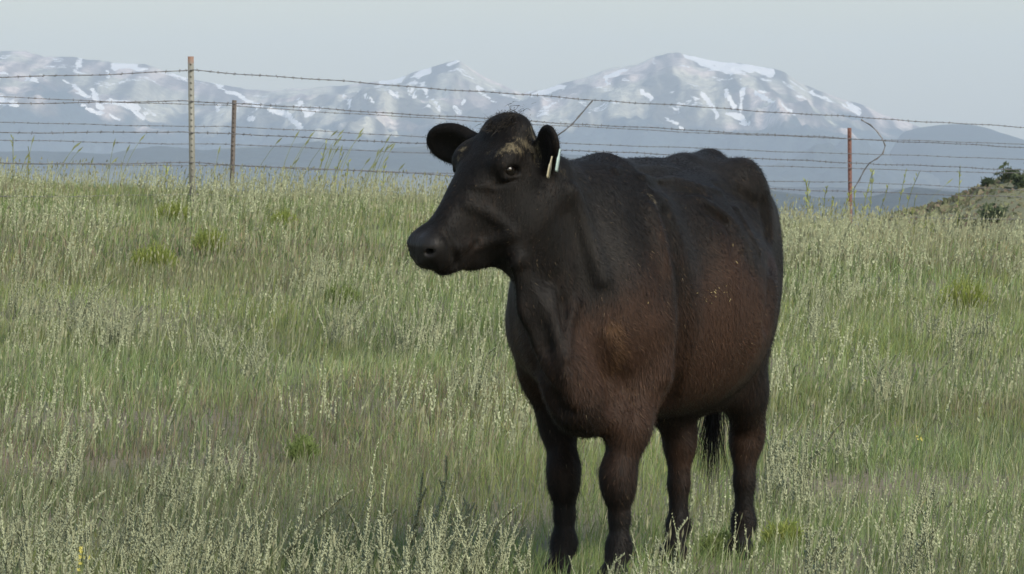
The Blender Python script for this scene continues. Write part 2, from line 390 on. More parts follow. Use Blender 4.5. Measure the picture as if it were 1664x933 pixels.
# near fence: one pale post in view, the neighbours out of the picture
dA = 43.5
a = px(313, 92, dA); gz = float(ground_z(a[0], a[1]))
bL = px(-480, 100, 40.0); bR = px(2130, 250, 62.0); cR = px(1383, 250, 54.0)
def lineA(pxx, d, ys): return px(pxx, 0, d)[:2], zs(ys, d)
pA = [(bL[0], bL[1], float(ground_z(bL[0], bL[1])), 1.45, post_green, .01), (a[0], a[1], gz, a[2] - gz, post_green, -.012), (bR[0], bR[1], float(ground_z(bR[0], bR[1])), 1.45, post_green, .02)]
lvR = []
for y0, y1, y2 in ((114, 192, 207), (164, 228, 235), (215, 268, 283), (265, 310, 326), (316, 350, 361)):
    z0 = px(0, y0, dA)[2]; z1 = px(0, y1, 54.0)[2]
    t = (54.0 - dA) / (62.0 - dA); lvR.append(z0 + (z1 - z0) / t + 0.02)
lvl = [zs([129, 150, 205, 247, 300], 40.0), zs([114, 164, 215, 265, 316], dA), lvR]
nearF, orgA = fence('near barbed-wire fence with a pale grey-green steel post with a rusty top', pA, lvl, None, .05, .125, .0045)
# wire stays hanging loose on the near fence
def stay(pts, label):
    vs, qs = tube([px(*p) - orgA for p in pts], .006, 5)
    v2, q2 = tube([px(p[0] + 1.6 * math.sin(i * 2.2), p[1] + 1.6 * math.cos(i * 2.2), p[2] - .01) - orgA for i, p in enumerate(pts)], .005, 5)
    k = len(vs)
    return tag(link('wire_stay', make_mesh('wire_stay', vs + v2, quads=qs + [tuple(k + j for j in q) for q in q2]), wire_m, nearF), label)
stay([(963, 163, 49.6), (952, 176, 49.6), (941, 190, 49.6), (930, 201, 49.6), (918, 212, 49.6), (904, 222, 49.6), (892, 234, 49.6)], 'slanting broken stay twisted round the wires')
stay([(1399, 194, 54.1), (1413, 203, 54.1), (1426, 214, 54.1), (1434, 226, 54.1), (1438, 238, 54.1), (1435, 250, 54.1), (1424, 258, 54.1), (1412, 266, 54.1), (1404, 278, 54.1), (1396, 292, 54.1), (1388, 306, 54.1)], 'bent stay sprung loose from the wires')
# far fence beyond it: dark post and rust-red post
dB, dC = 58.0, 64.0
b = px(375, 163, dB); c = px(1383, 208, dC)
gb = float(ground_z(b[0], b[1])); gc = float(ground_z(c[0], c[1]))
e0 = px(-600, 160, 52.5); e1 = px(2390, 250, 70.0)
pB = [(e0[0], e0[1], 1.0, 1.45, post_dark, 0), (b[0], b[1], gb, b[2] - gb, post_dark, .03), (c[0], c[1], gc, c[2] - gc, post_red, -.01), (e1[0], e1[1], gc - .3, 1.5, post_red, 0)]
lvB = [zs([128, 178, 212, 254], 52.5), zs([172, 206, 235, 269], dB), zs([226, 250, 274, 296], dC), zs([244, 276, 296, 330], 70.0)]
fence('far barbed-wire fence with a weathered brown post and a rust-red post', pB, lvB, None, .03, .16, .0045)
# ---------------------------------------------------------------- the cow
YAW = math.radians(21)
COW_O = np.array([0.422, 15.57, 0.0])
hv = np.array([-math.sin(YAW), -math.cos(YAW), 0]); lv = np.array([math.cos(YAW), -math.sin(YAW), 0])
def w2l_dir(v):
    v = np.asarray(v, float); v = v / np.linalg.norm(v)
    return np.array([v @ hv, v @ lv, v[2]])
def w2l(p):
    q = np.asarray(p, float) - COW_O
    return np.array([q @ hv, q @ lv, q[2]])

class Field:
    def __init__(s, lo, hi, h):
        s.lo = np.array(lo, float); s.h = h
        s.n = np.ceil((np.array(hi) - s.lo) / h).astype(int)
        s.ax = [(s.lo[i] + h * np.arange(s.n[i])).astype(np.float32) for i in range(3)]
        s.D = np.full(tuple(s.n), 0.3, np.float32)
    def sl(s, lo, hi, pad):
        r = []
        for i in range(3):
            a = int(np.floor((lo[i] - pad - s.lo[i]) / s.h)); b = int(np.ceil((hi[i] + pad - s.lo[i]) / s.h)) + 1
            r.append(slice(max(a, 0), min(b, s.n[i])))
        return tuple(r)
    def grid(s, r):
        return (s.ax[0][r[0]][:, None, None], s.ax[1][r[1]][None, :, None], s.ax[2][r[2]][None, None, :])
    def add(s, f, lo, hi, k=0.03):
        r = s.sl(lo, hi, k + .02); X, Y, Z = s.grid(r)
        b = f(X, Y, Z).astype(np.float32); a = s.D[r]
        hh = np.maximum(k - np.abs(a - b), 0) / k
        s.D[r] = np.minimum(a, b) - hh * hh * (k * .25)
    def sub(s, f, lo, hi, k=0.01):
        r = s.sl(lo, hi, k + .02); X, Y, Z = s.grid(r)
        b = -f(X, Y, Z).astype(np.float32); a = s.D[r]
        hh = np.maximum(k - np.abs(a - b), 0) / k
        s.D[r] = np.maximum(a, b) + hh * hh * (k * .25)
    def bump(s, c, rad, amt):
        """push the surface out (amt > 0) or in around c, gaussian"""
        c = np.array(c, float); rad = np.array(rad if hasattr(rad, '__len__') else (rad,) * 3, float)
        r = s.sl(c - 2.6 * rad, c + 2.6 * rad, 0); X, Y, Z = s.grid(r)
        s.D[r] -= amt * np.exp(-(((X - c[0]) / rad[0]) ** 2 + ((Y - c[1]) / rad[1]) ** 2 + ((Z - c[2]) / rad[2]) ** 2))
    def crease(s, pts, rad, amt):
        """a fold along a polyline"""
        pts = np.array(pts, float)
        r = s.sl(pts.min(0) - 2.5 * rad, pts.max(0) + 2.5 * rad, 0); X, Y, Z = s.grid(r)
        best = None
        for a, b in zip(pts[:-1], pts[1:]):
            ab = b - a; L = ab @ ab
            t = np.clip(((X - a[0]) * ab[0] + (Y - a[1]) * ab[1] + (Z - a[2]) * ab[2]) / L, 0, 1)
            d = (X - a[0] - t * ab[0]) ** 2 + (Y - a[1] - t * ab[1]) ** 2 + (Z - a[2] - t * ab[2]) ** 2
            best = d if best is None else np.minimum(best, d)
        s.D[r] -= amt * np.exp(-best / rad ** 2)
    def cone(s, a, b, ra, rb, k=.03, lat=None, sc=1.0):
        """tapered capsule; lat/sc squash it along one axis"""
        a = np.array(a, float); b = np.array(b, float); ab = b - a; L = ab @ ab; R = max(ra, rb)
        def f(X, Y, Z):
            t = np.clip(((X - a[0]) * ab[0] + (Y - a[1]) * ab[1] + (Z - a[2]) * ab[2]) / L, 0, 1)
            qx = X - a[0] - t * ab[0]; qy = Y - a[1] - t * ab[1]; qz = Z - a[2] - t * ab[2]
            rr = ra + (rb - ra) * t
            d2 = qx * qx + qy * qy + qz * qz
            if lat is not None:
                p = qx * lat[0] + qy * lat[1] + qz * lat[2]
                d2 = d2 + p * p * (1 / sc ** 2 - 1)
                return (np.sqrt(d2) - rr) * min(1, sc)
            return np.sqrt(d2) - rr
        R = R * max(1, sc)
        s.add(f, np.minimum(a, b) - R, np.maximum(a, b) + R, k)
    def chain(s, pts, k=.03, lat=None, sc=1.0):
        for (a, ra), (b, rb) in zip(pts[:-1], pts[1:]): s.cone(a, b, ra, rb, k, lat, sc)
    def ell_f(s, c, axes, rad):
        c = np.array(c, float); A = [np.array(v, float) for v in axes]
        def f(X, Y, Z):
            k0 = 0; k1 = 0
            for v, r in zip(A, rad):
                p = (X - c[0]) * v[0] + (Y - c[1]) * v[1] + (Z - c[2]) * v[2]
                k0 = k0 + (p / r) ** 2; k1 = k1 + (p / (r * r)) ** 2
            k0 = np.sqrt(k0); return k0 * (k0 - 1) / np.maximum(np.sqrt(k1), 1e-6)
        R = max(rad)
        return f, c - R, c + R
    def ell(s, c, rad, axes=((1, 0, 0), (0, 1, 0), (0, 0, 1)), k=.03, cut=False):
        f, lo, hi = s.ell_f(c, axes, rad)
        (s.sub if cut else s.add)(f, lo, hi, k)

def smooth_tab(tab, n=600, sig=10):
    t = np.array(tab, float); t = t[np.argsort(t[:, 0])]
    xs = np.linspace(t[0, 0], t[-1, 0], n)
    k = np.exp(-np.linspace(-2.5, 2.5, 5 * sig + 1) ** 2); k /= k.sum(); h = len(k) // 2
    cols = [np.convolve(np.pad(np.interp(xs, t[:, 0], t[:, i]), h, mode='edge'), k, 'valid')[:n] for i in range(1, t.shape[1])]
    return xs, cols

def surface_nets(D, lo, h):
    ins = D < 0
    n = D.shape
    cnt = np.zeros((n[0] - 1, n[1] - 1, n[2] - 1), np.int8)
    for i in (0, 1):
        for j in (0, 1):
            for k in (0, 1):
                cnt += ins[i:n[0] - 1 + i, j:n[1] - 1 + j, k:n[2] - 1 + k]
    act = (cnt > 0) & (cnt < 8)
    idx = np.argwhere(act)
    ids = np.full(act.shape, -1, np.int32); ids[act] = np.arange(len(idx))
    c = np.array([[i, j, k] for i in (0, 1) for j in (0, 1) for k in (0, 1)])
    val = np.stack([D[idx[:, 0] + q[0], idx[:, 1] + q[1], idx[:, 2] + q[2]] for q in c], 1)
    acc = np.zeros((len(idx), 3)); m = np.zeros(len(idx))
    for a in range(8):
        for b in range(a + 1, 8):
            if np.abs(c[a] - c[b]).sum() != 1: continue
            va, vb = val[:, a], val[:, b]
            x = (va < 0) != (vb < 0)
            t = np.where(x, va / np.where(x, va - vb, 1), 0)
            p = c[a] + t[:, None] * (c[b] - c[a])
            acc += np.where(x[:, None], p, 0); m += x
    V = lo + h * (idx + acc / m[:, None])
    Q = []
    for ax in range(3):
        u, v = (ax + 1) % 3, (ax + 2) % 3
        a = [slice(0, n[i]) for i in range(3)]; b = list(a)
        a[ax] = slice(0, n[ax] - 1); b[ax] = slice(1, n[ax])
        ch = ins[tuple(a)] != ins[tuple(b)]
        e = np.argwhere(ch)
        e = e[(e[:, u] > 0) & (e[:, v] > 0) & (e[:, u] < n[u] - 1) & (e[:, v] < n[v] - 1)]
        flip = ~ins[e[:, 0], e[:, 1], e[:, 2]]
        def at(du, dv):
            g = e.copy(); g[:, u] -= du; g[:, v] -= dv
            return ids[g[:, 0], g[:, 1], g[:, 2]]
        q = np.stack([at(1, 1), at(0, 1), at(0, 0), at(1, 0)], 1)
        q[flip] = q[flip][:, ::-1]
        Q.append(q)
    return V, np.concatenate(Q)

HS = 0.0065
F = Field((-1.02, -.52, -.01), (1.42, .50, 1.56), HS)

# --- trunk: sections along the body axis: x, top, bottom, half width, height of the widest place (0..1), roof exponent
SEC = [(-.90, 1.19, .96, .05, .5, 2.0), (-.86, 1.235, .90, .10, .5, 2.0), (-.78, 1.275, .80, .165, .55, 2.0),
       (-.65, 1.305, .70, .19, .62, 1.9), (-.52, 1.32, .62, .24, .58, 1.8), (-.40, 1.31, .56, .30, .50, 1.8),
       (-.26, 1.298, .515, .345, .45, 1.9), (-.08, 1.29, .50, .355, .44, 1.95), (.10, 1.30, .51, .33, .44, 1.9),
       (.26, 1.295, .53, .28, .46, 1.75), (.42, 1.272, .55, .24, .48, 1.75), (.54, 1.25, .56, .225, .48, 1.9),
       (.65, 1.21, .585, .20, .48, 2.0), (.74, 1.10, .62, .155, .45, 2.0), (.80, 1.02, .62, .10, .45, 2.0), (.84, .95, .72, .03, .45, 2.)]
xs_, (zt_, zb_, w_, fr_, pe_) = smooth_tab(SEC, 600, 11)
def trunk(X, Y, Z):
    x = X.ravel(); g = lambda c: np.interp(x, xs_, c).astype(np.float32)[:, None, None]
    zt, zb, w, fr, pe = g(zt_), g(zb_), g(w_), g(fr_), g(pe_)
    zc = zb + fr * (zt - zb)
    up = Z > zc
    hz = np.where(up, zt - zc, zc - zb)
    p = np.where(up, pe, 2.15)
    r = ((np.abs(Y) / w) ** p + (np.abs(Z - zc) / hz) ** p) ** (1 / p)
    d = (r - 1) * np.minimum(w, hz) * .9
    over = np.maximum(np.maximum(X - .84, -.90 - X), 0)
    return d + over * 1.5
F.add(trunk, (-.95, -.46, .42), (.90, .46, 1.38), .03)

# --- spine, hips, tail head
F.chain([((.50, 0, 1.215), .05), ((.30, 0, 1.238), .05), ((0, 0, 1.245), .05), ((-.35, 0, 1.265), .05), ((-.6, 0, 1.29), .045), ((-.80, 0, 1.255), .05)], .05)
for sx in (1, -1):
    F.ell((-.50, .150 * sx, 1.205), (.105, .070, .10), k=.10)           # hook bones
    F.ell((-.80, .105 * sx, 1.14), (.065, .05, .07), k=.07)             # pin bones
    F.ell((-.62, .11 * sx, 1.0), (.20, .10, .25), k=.07)                # rump muscle
    F.ell((.43, .13 * sx, .97), (.15, .105, .26), axes=((.95, 0, .3), (0, 1, 0), (-.3, 0, .95)), k=.07)   # shoulder blade
    F.ell((.58, .145 * sx, .83), (.11, .08, .16), k=.06)                  # point of the shoulder
    F.bump((-.34, .28 * sx, 1.15), (.14, .10, .10), -.042)               # hollow before the hip
    F.bump((-.68, .15 * sx, 1.27), (.10, .07, .07), -.022)
    F.bump((-.46, .17 * sx, 1.28), (.06, .05, .05), .014)
    F.bump((.20, .27 * sx, .95), (.07, .10, .25), -.026)                 # dip behind the shoulder

# --- neck: oriented ellipses from shoulders to the poll
POLL = w2l(px(819, 208, 14.80))
UP = np.array([0, 0, 1.0])
nk = [(np.array([.44, .0, 1.02]), .19, .30), (np.array([.60, -.01, 1.035]), .16, .27), (np.array([.74, -.035, 1.085]), .13, .225),
      (np.array([.85, -.06, 1.155]), .11, .185), (POLL + np.array([.02, .01, -.165]), .095, .15)]
NS = 44
nke = []
for i in range(NS):
    t = i / (NS - 1) * (len(nk) - 1); j = min(int(t), len(nk) - 2); q = t - j
    c = nk[j][0] * (1 - q) + nk[j + 1][0] * q
    a = nk[j][1] * (1 - q) + nk[j + 1][1] * q; b = nk[j][2] * (1 - q) + nk[j + 1][2] * q
    dirv = (nk[min(j + 1, len(nk) - 1)][0] - nk[max(j - 1, 0)][0]) * (1 - q) + (nk[min(j + 2, len(nk) - 1)][0] - nk[j][0]) * q
    dirv = dirv / np.linalg.norm(dirv)
    side = np.cross(UP, dirv); side /= np.linalg.norm(side); nn = np.cross(dirv, side)
    nke.append(F.ell_f(c, (dirv, side, nn), (.09, a, b)))
def neck_f(X, Y, Z):
    d = nke[0][0](X, Y, Z)
    for f, _, _ in nke[1:]: d = np.minimum(d, f(X, Y, Z))
    return d
F.add(neck_f, np.min([e[1] for e in nke], 0), np.max([e[2] for e in nke], 0), .06)
# dewlap and brisket
F.chain([((.96, -.06, .98), .035), ((.90, -.04, .86), .045), ((.85, -.01, .77), .05), ((.80, .02, .68), .055), ((.74, .035, .62), .055), ((.62, .03, .615), .06), ((.5, 0, .61), .07)], .05, (0, 1, 0), .75)

# --- head frame: u down the face, v out of the forehead, w to the cow's left
PHI, PIT, ROLL = math.radians(53), math.radians(40), math.radians(6)
hd = np.array([-math.sin(PHI), -math.cos(PHI), 0]); wd = np.array([math.cos(PHI), -math.sin(PHI), 0])
Uw = math.cos(PIT) * hd - math.sin(PIT) * UP; Vw = math.sin(PIT) * hd + math.cos(PIT) * UP
Ww = math.cos(ROLL) * wd - math.sin(ROLL) * Vw; Vw = math.sin(ROLL) * wd + math.cos(ROLL) * Vw
U, V, W = w2l_dir(Uw), w2l_dir(Vw), w2l_dir(Ww)
SU, SV = .838, 1.04
def HP(u, v, w): return POLL + u * SU * U + v * SV * V + w * W
HAX = (U, V, W)
#      u     vtop   vbot   w at brow  w at jaw
HSEC = [(-.075, -.05, -.10, .02, .02), (-.05, -.015, -.15, .065, .05), (0, .010, -.20, .098, .07), (.05, .016, -.25, .114, .078), (.12, .014, -.285, .122, .082),
        (.19, .006, -.300, .115, .080), (.27, -.008, -.295, .094, .074), (.35, -.026, -.275, .075, .066), (.42, -.040, -.244, .066, .064),
        (.48, -.046, -.194, .063, .060), (.53, -.046, -.168, .062, .054), (.560, -.060, -.146, .052, .040), (.575, -.092, -.12, .02, .015)]
hu_, (hvt_, hvb_, hwt_, hwb_) = smooth_tab(HSEC, 500, 8)
def head_f(X, Y, Z):
    qx, qy, qz = X - POLL[0], Y - POLL[1], Z - POLL[2]
    u = qx * U[0] + qy * U[1] + qz * U[2]; v = qx * V[0] + qy * V[1] + qz * V[2]; w = qx * W[0] + qy * W[1] + qz * W[2]
    u = u / SU; v = v / SV
    g = lambda c: np.interp(u.ravel(), hu_, c).reshape(u.shape).astype(np.float32)
    vt, vb, wt, wb = g(hvt_), g(hvb_), g(hwt_), g(hwb_)
    vc = vb + .58 * (vt - vb); hz = np.where(v > vc, vt - vc, vc - vb)
    s = np.clip((v - vb) / (vt - vb), 0, 1)
    ww = wb + (wt - wb) * s * s * (3 - 2 * s)
    p = 2.5
    r = ((np.abs(w) / ww) ** p + (np.abs(v - vc) / hz) ** p) ** (1 / p)
    d = (r - 1) * np.minimum(ww, hz) * .9
    over = np.maximum(np.maximum(u - .575, -.075 - u), 0)
    return d + over * 1.5
hb = np.array([HP(u, v, w) for u in (-.08, .58) for v in (-.3, .03) for w in (-.13, .13)])
F.add(head_f, hb.min(0), hb.max(0), .045)
F.ell(HP(-.008, .000, .012), (.055, .04, .082), HAX, k=.05)                    # poll knob
F.ell(HP(.20, -.16, 0), (.14, .10, .088), HAX, k=.03)                       # cheek muscle
ES = (.146, -.046, .109)                                                   # eye centre in the head frame
for sx in (1, -1):
    F.ell(HP(.120, -.016, .092 * sx), (.05, .026, .032), HAX, k=.035)       # brow
    F.ell(HP(ES[0], ES[1], (ES[2] - .004) * sx), (.040, .030, .022), HAX, k=.02)       # lids
    F.ell(HP(.500, -.085, .038 * sx), (.045, .034, .030), HAX, k=.03)       # nostril wing
    F.ell(HP(.495, -.125, .036 * sx), (.055, .034, .028), HAX, k=.03)         # upper lip
    F.bump(HP(.25, -.055, .11 * sx), (.05, .05, .05), -.014)                # below the eye
    F.bump(HP(.37, -.09, .08 * sx), (.06, .05, .06), -.008)
F.ell(HP(.470, -.178, 0), (.052, .024, .040), HAX, k=.025)                  # chin
for sx in (1, -1):
    F.crease([HP(.545, -.155, .02 * sx), HP(.515, -.160, .055 * sx), HP(.46, -.163, .070 * sx), HP(.39, -.156, .072 * sx)], .009, -.019)   # mouth
    e1 = U * .80 + V * .60; e2 = V * .80 - U * .60
    F.ell(HP(ES[0], ES[1], (ES[2] + .014) * sx), (.0265, .0145, .018), (e1, e2, W), k=.006, cut=True)
    F.crease([HP(ES[0], ES[1], (ES[2] + .006) * sx) + e1 * t_ + e2 * (.021 - 9 * t_ * t_) for t_ in (-.03, -.015, 0, .015, .03)], .006, .0045)
    F.crease([HP(ES[0], ES[1], (ES[2] + .004) * sx) + e1 * t_ - e2 * (.021 - 8 * t_ * t_) for t_ in (-.03, -.015, 0, .015, .03)], .006, .0035)
    f, lo, hi = F.ell_f(HP(.545, -.078, .042 * sx), (U * .8 + W * .6 * sx, V, W * .8 - U * .6 * sx), (.030, .0105, .016)); F.sub(f, lo, hi, .008)
# --- ears
def ear(base, dirw, normw, ln, wd_, th):
    d = w2l_dir(dirw); n = w2l_dir(normw); n = n - d * (n @ d); n /= np.linalg.norm(n); e = np.cross(n, d)
    c = base + d * ln * .52
    F.cone(base - d * .03, base + d * ln * .4, .03, .034, .03)
    F.ell(c, (ln * .52, wd_, th), (d, e, n), k=.02)
    F.ell(c + n * th * 1.2 + d * .01, (ln * .42, wd_ * .72, th * .95), (d, e, n), k=.012, cut=True)
    return c, d, e, n
EAR_R = ear(HP(.03, -.055, -.115), (-.85, .52, .10), (-.45, -.75, -.35), .19, .066, .022)
EAR_L = ear(HP(.03, -.115, .128), (.10, -.60, .72), (-.80, -.55, -.2), .155, .052, .020)

# --- legs
def leg_chain(pts, k=.04, lat=(1, 0, 0), sc=1.0): F.chain([(np.array(p), r) for p, r in pts], k, lat, sc)
def foot(x, y, z0=.0, fwd=.0):
    """fetlock, pastern and cloven hoof"""
    F.ell((x, y, .135), (.034, .033, .040), k=.03)
    F.cone((x, y, .13), (x + .045, y, .07), .030, .034, .03)
    for s in (-1, 1):
        F.cone((x + .05, y + .021 * s, .055), (x + .085, y + .023 * s, .022), .029, .023, .012)
        F.cone((x + .03, y + .021 * s, .03), (x + .10, y + .023 * s, .012), .025, .018, .012)
FL = (.60, .122); FR = (.44, -.113); HL = (-.735, .078); HR = (-.505, -.068)
for (fx, fy), s in ((FL, 1), (FR, -1)):
    leg_chain([((.52, .160 * s, .80), .108), ((.47 + (fx - .5) * .3, .160 * s, .66), .090), ((fx - .02, fy + .028 * s, .50), .063 if s > 0 else .055), ((fx, fy, .37), .051 if s > 0 else .047)], .05, (0, 1, 0), .88)
    F.ell((fx + .008, fy, .335), (.051, .050 if s > 0 else .046, .072), k=.045)                              # knee
    leg_chain([((fx, fy, .30), .041), ((fx - .005, fy, .22), .027), ((fx, fy, .14), .029)], .03)
    foot(fx, fy)
for (fx, fy), s in ((HL, 1), (HR, -1)):
    F.ell((-.60 + (fx + .65) * .3, .102 * s, .80), (.19, .085, .26), axes=((.9, 0, .43), (0, 1, 0), (-.43, 0, .9)), k=.09)   # thigh
    leg_chain([((-.54 + (fx + .65) * .5, .102 * s, .72), .080), ((fx + .08, fy + .025 * s, .56), .074), ((fx - .01, fy + .01 * s, .44), .058)], .06, (0, 1, 0), .85)
    F.ell((fx - .02, fy, .415), (.064, .050, .078), k=.035)                              # hock
    F.cone((fx - .05, fy, .455), (fx - .03, fy + .02 * s, .60), .022, .03, .04)           # hamstring cord
    leg_chain([((fx, fy, .38), .045), ((fx + .005, fy, .27), .031), ((fx + .01, fy, .15), .031)], .03)
    foot(fx + .01, fy)
# --- tail, hanging behind and swung to the cow's right
TAIL = [((-.82, 0, 1.25), .045), ((-.90, 0, 1.19), .038), ((-.945, -.01, 1.05), .030), ((-.93, -.03, .85), .026), ((-.90, -.06, .65), .022), ((-.88, -.075, .54), .016)]
leg_chain(TAIL, .03)
# udder between the hind legs
F.ell((-.50, 0, .585), (.14, .11, .09), k=.06)
F.chain([((.80, .03, .66), .040), ((.755, .045, .58), .034), ((.70, .045, .555), .038), ((.62, .04, .575), .045)], .11, (0, 1, 0), .9)   # keel of the brisket

# --- folds of hide, set where they lie on the near side of the body
CAML = w2l((0, 0, EYE))
def hit(x, y):
    p = w2l(px(x, y, 15.0)) - CAML; p /= np.linalg.norm(p)
    t = np.arange(13.2, 17.2, .004)
    q = CAML + t[:, None] * p
    i = np.floor((q - F.lo) / HS + .5).astype(int)
    ok = np.all((i >= 0) & (i < F.n), 1)
    d = np.full(len(t), .3); d[ok] = F.D[i[ok, 0], i[ok, 1], i[ok, 2]]
    k = np.argmax(d < 0)
    return q[k] if (d < 0).any() else None
def fold(pts, rad, amt):
    amt = amt * 2.3
    h = [hit(*p) for p in pts]; h = [p for p in h if p is not None]
    if len(h) > 1: F.crease(h, rad, amt)
fold([(932, 310), (938, 328), (956, 384), (977, 449)], .024, .013)          # front edge of the shoulder blade
fold([(925, 350), (945, 420), (958, 480), (966, 540)], .036, -.007)    # hollow of the neck
fold([(850, 445), (866, 500), (886, 560)], .028, -.016)
fold([(889, 474), (904, 537), (919, 606), (930, 650)], .015, .022)      # dewlap folds
fold([(935, 489), (923, 527), (921, 580)], .013, .016)
fold([(912, 490), (914, 530)], .018, -.004)
fold([(868, 585), (886, 630), (915, 662)], .024, -.016)
fold([(993, 655), (988, 615), (975, 565)], .026, -.013)
fold([(1058, 340), (1073, 393), (1084, 457), (1089, 543), (1082, 610)], .026, .010)   # rear edge of the shoulder
fold([(1085, 350), (1103, 420), (1112, 520), (1100, 610), (1085, 650)], .035, -.014)
fold([(1140, 324), (1174, 346), (1196, 367), (1202, 400)], .014, .010)
fold([(1150, 340), (1180, 362), (1190, 385), (1194, 420)], .014, -.009)
fold([(1196, 340), (1217, 380), (1230, 406)], .014, .009)
fold([(1205, 380), (1216, 410), (1222, 440)], .014, -.008)
fold([(1041, 286), (1093, 290), (1140, 303), (1170, 310)], .013, .006)
fold([(1060, 300), (1106, 308), (1145, 315)], .012, -.006)
fold([(1000, 275), (1050, 272), (1100, 275)], .014, .005)
fold([(1170, 300), (1205, 312), (1226, 330)], .018, -.008)
fold([(1242, 335), (1250, 380), (1252, 440), (1246, 520)], .030, -.012)
fold([(760, 330), (795, 345), (830, 372)], .016, .005)                # cheek
fold([(745, 400), (790, 395), (830, 380)], .018, .005)
fold([(770, 300), (800, 302)], .010, .005)
fold([(800, 300), (822, 296), (838, 290)], .006, -.004)
fold([(720, 375), (735, 400), (740, 425)], .012, -.005)
# soft lumpy noise over the trunk so that no panel is a pure curve
X, Y, Z = F.grid((slice(None),) * 3)
F.D += (.0014 * np.sin(11 * X + 2 * np.sin(6 * Z + 2)) * np.sin(9 * Z + 1.5 * np.sin(7 * X + 4 * Y))).astype(np.float32)
CV, CQ = surface_nets(F.D, F.lo, HS)
# coat colour: sun-bleached brown over black, dust on the head, as blobs on the hide (mirrored to the far side)
def blobs(lst, mirror=True):
    v = np.zeros(len(CV))
    for x, y, r, a in lst:
        c = hit(x, y)
        if c is None: continue
        for cc in ((c, c * np.array([1, -1, 1])) if mirror else (c,)):
            v += a * np.exp(-((CV - cc) ** 2).sum(1) / (r * r))
    return v
brown = blobs([(1015, 565, .17, .75), (1050, 480, .13, .40), (1060, 610, .14, .55), (1150, 580, .26, .75), (1235, 540, .20, .70), (1120, 640, .14, .35),
               (1200, 460, .15, .35), (1082, 420, .06, .45), (1076, 370, .045, .35), (850, 570, .13, .75), (842, 630, .11, .45), (1258, 430, .11, .45), (1150, 440, .15, .30), (1020, 690, .09, .65),
               (1215, 720, .11, .65), (1100, 740, .11, .55), (905, 750, .09, .45), (1005, 770, .09, .45), (1215, 620, .10, .40), (1215, 290, .08, .10), (1260, 350, .08, .35),
               (940, 640, .08, .45), (1180, 600, .16, .4), (1040, 640, .10, .4), (1130, 415, .09, -.25), (1222, 410, .07, -.25), (975, 470, .06, -.35), (1100, 655, .07, -.35), (770, 395, .05, .22)])
gold = blobs([(998, 535, .045, .8), (1010, 572, .04, .6), (992, 595, .035, .5), (1030, 630, .045, .45)])
dust = blobs([(795, 246, .012, .45), (848, 246, .014, .5), (860, 236, .014, .5), (876, 228, .012, .5), (868, 255, .014, .45), (842, 226, .016, .6), (828, 232, .014, .6), (806, 250, .012, .5), (880, 250, .014, .5), (862, 206, .012, .5), (835, 238, .022, .9), (818, 243, .018, .7), (852, 234, .018, .8), (867, 222, .016, .7), (872, 240, .016, .6), (858, 214, .016, .4), (752, 240, .016, .8), (746, 255, .012, .7), (872, 265, .018, .5),
              (764, 228, .014, .5), (915, 275, .018, .5), (1064, 326, .012, 1.0), (1054, 316, .010, .8)], False)
grey = blobs([(965, 380, .10, .9), (1000, 420, .09, .7), (985, 320, .09, .5), (1130, 410, .10, .7), (1220, 400, .07, .6), (905, 545, .05, .7), (890, 480, .04, .5), (1060, 280, .12, .5), (1160, 280, .12, .5), (760, 350, .07, .25), (1185, 265, .06, .5), (690, 385, .03, .5)])
wet = blobs([(684, 402, .038, 1.1), (700, 398, .026, .9), (676, 392, .035, .9), (678, 415, .025, .8)], False)
bm = make_mesh('cow_body', CV, quads=CQ, smooth=True)
for nm, v in (('brown', brown), ('gold', gold), ('dust', dust), ('grey', grey), ('wet', wet)): float_attr(bm, nm, np.clip(v, 0, 1))
hm = bpy.data.materials.new('cow_hide')
nt, N, L, P = nodes(hm)
def attr(nm):
    a = N.new('ShaderNodeAttribute'); a.attribute_name = nm; return a.outputs['Fac']
tc = N.new('ShaderNodeTexCoord')
def noise(scale, detail=4, vec=None, rough=.55):
    t = N.new('ShaderNodeTexNoise'); t.inputs['Scale'].default_value = scale; t.inputs['Detail'].default_value = detail; t.inputs['Roughness'].default_value = rough
    L.new(vec or tc.outputs['Object'], t.inputs['Vector']); return t.outputs['Fac']
def math_n(op, a, b):
    m = N.new('ShaderNodeMath'); m.operation = op; m.use_clamp = False
    for i, q in enumerate((a, b)):
        if isinstance(q, (int, float)): m.inputs[i].default_value = q
        else: L.new(q, m.inputs[i])
    return m.outputs[0]
def mixc(f, a, b):
    m = N.new('ShaderNodeMix'); m.data_type = 'RGBA'; L.new(f, m.inputs['Factor'])
    for k, q in (('A', a), ('B', b)):
        if isinstance(q, tuple): m.inputs[k].default_value = (*q, 1)
        else: L.new(q, m.inputs[k])
    return m.outputs['Result']
def ramp(f, lo, hi):
    m = N.new('ShaderNodeMapRange'); m.interpolation_type = 'SMOOTHSTEP'; L.new(f, m.inputs['Value'])
    m.inputs['From Min'].default_value = lo; m.inputs['From Max'].default_value = hi; return m.outputs['Result']
mp = N.new('ShaderNodeMapping'); mp.inputs['Scale'].default_value = (1, 1, .14); mp.inputs['Rotation'].default_value = (0, .5, 0)
L.new(tc.outputs['Object'], mp.inputs['Vector'])
streak = noise(120, 5, mp.outputs[0], .6); clump = noise(30, 3, mp.outputs[0], .5); coarse = noise(14, 5); fine = noise(420, 3, mp.outputs[0])
bsum = math_n('ADD', attr('brown'), math_n('MULTIPLY', math_n('ADD', math_n('ADD', streak, coarse), -1.0), .9))
c = mixc(ramp(bsum, -.10, 1.15), (.0040, .0038, .0036), (.029, .0160, .0104))
c = mixc(ramp(math_n('ADD', attr('gold'), math_n('MULTIPLY', math_n('ADD', streak, -.5), 1.1)), .25, 1.1), c, (.060, .034, .017))
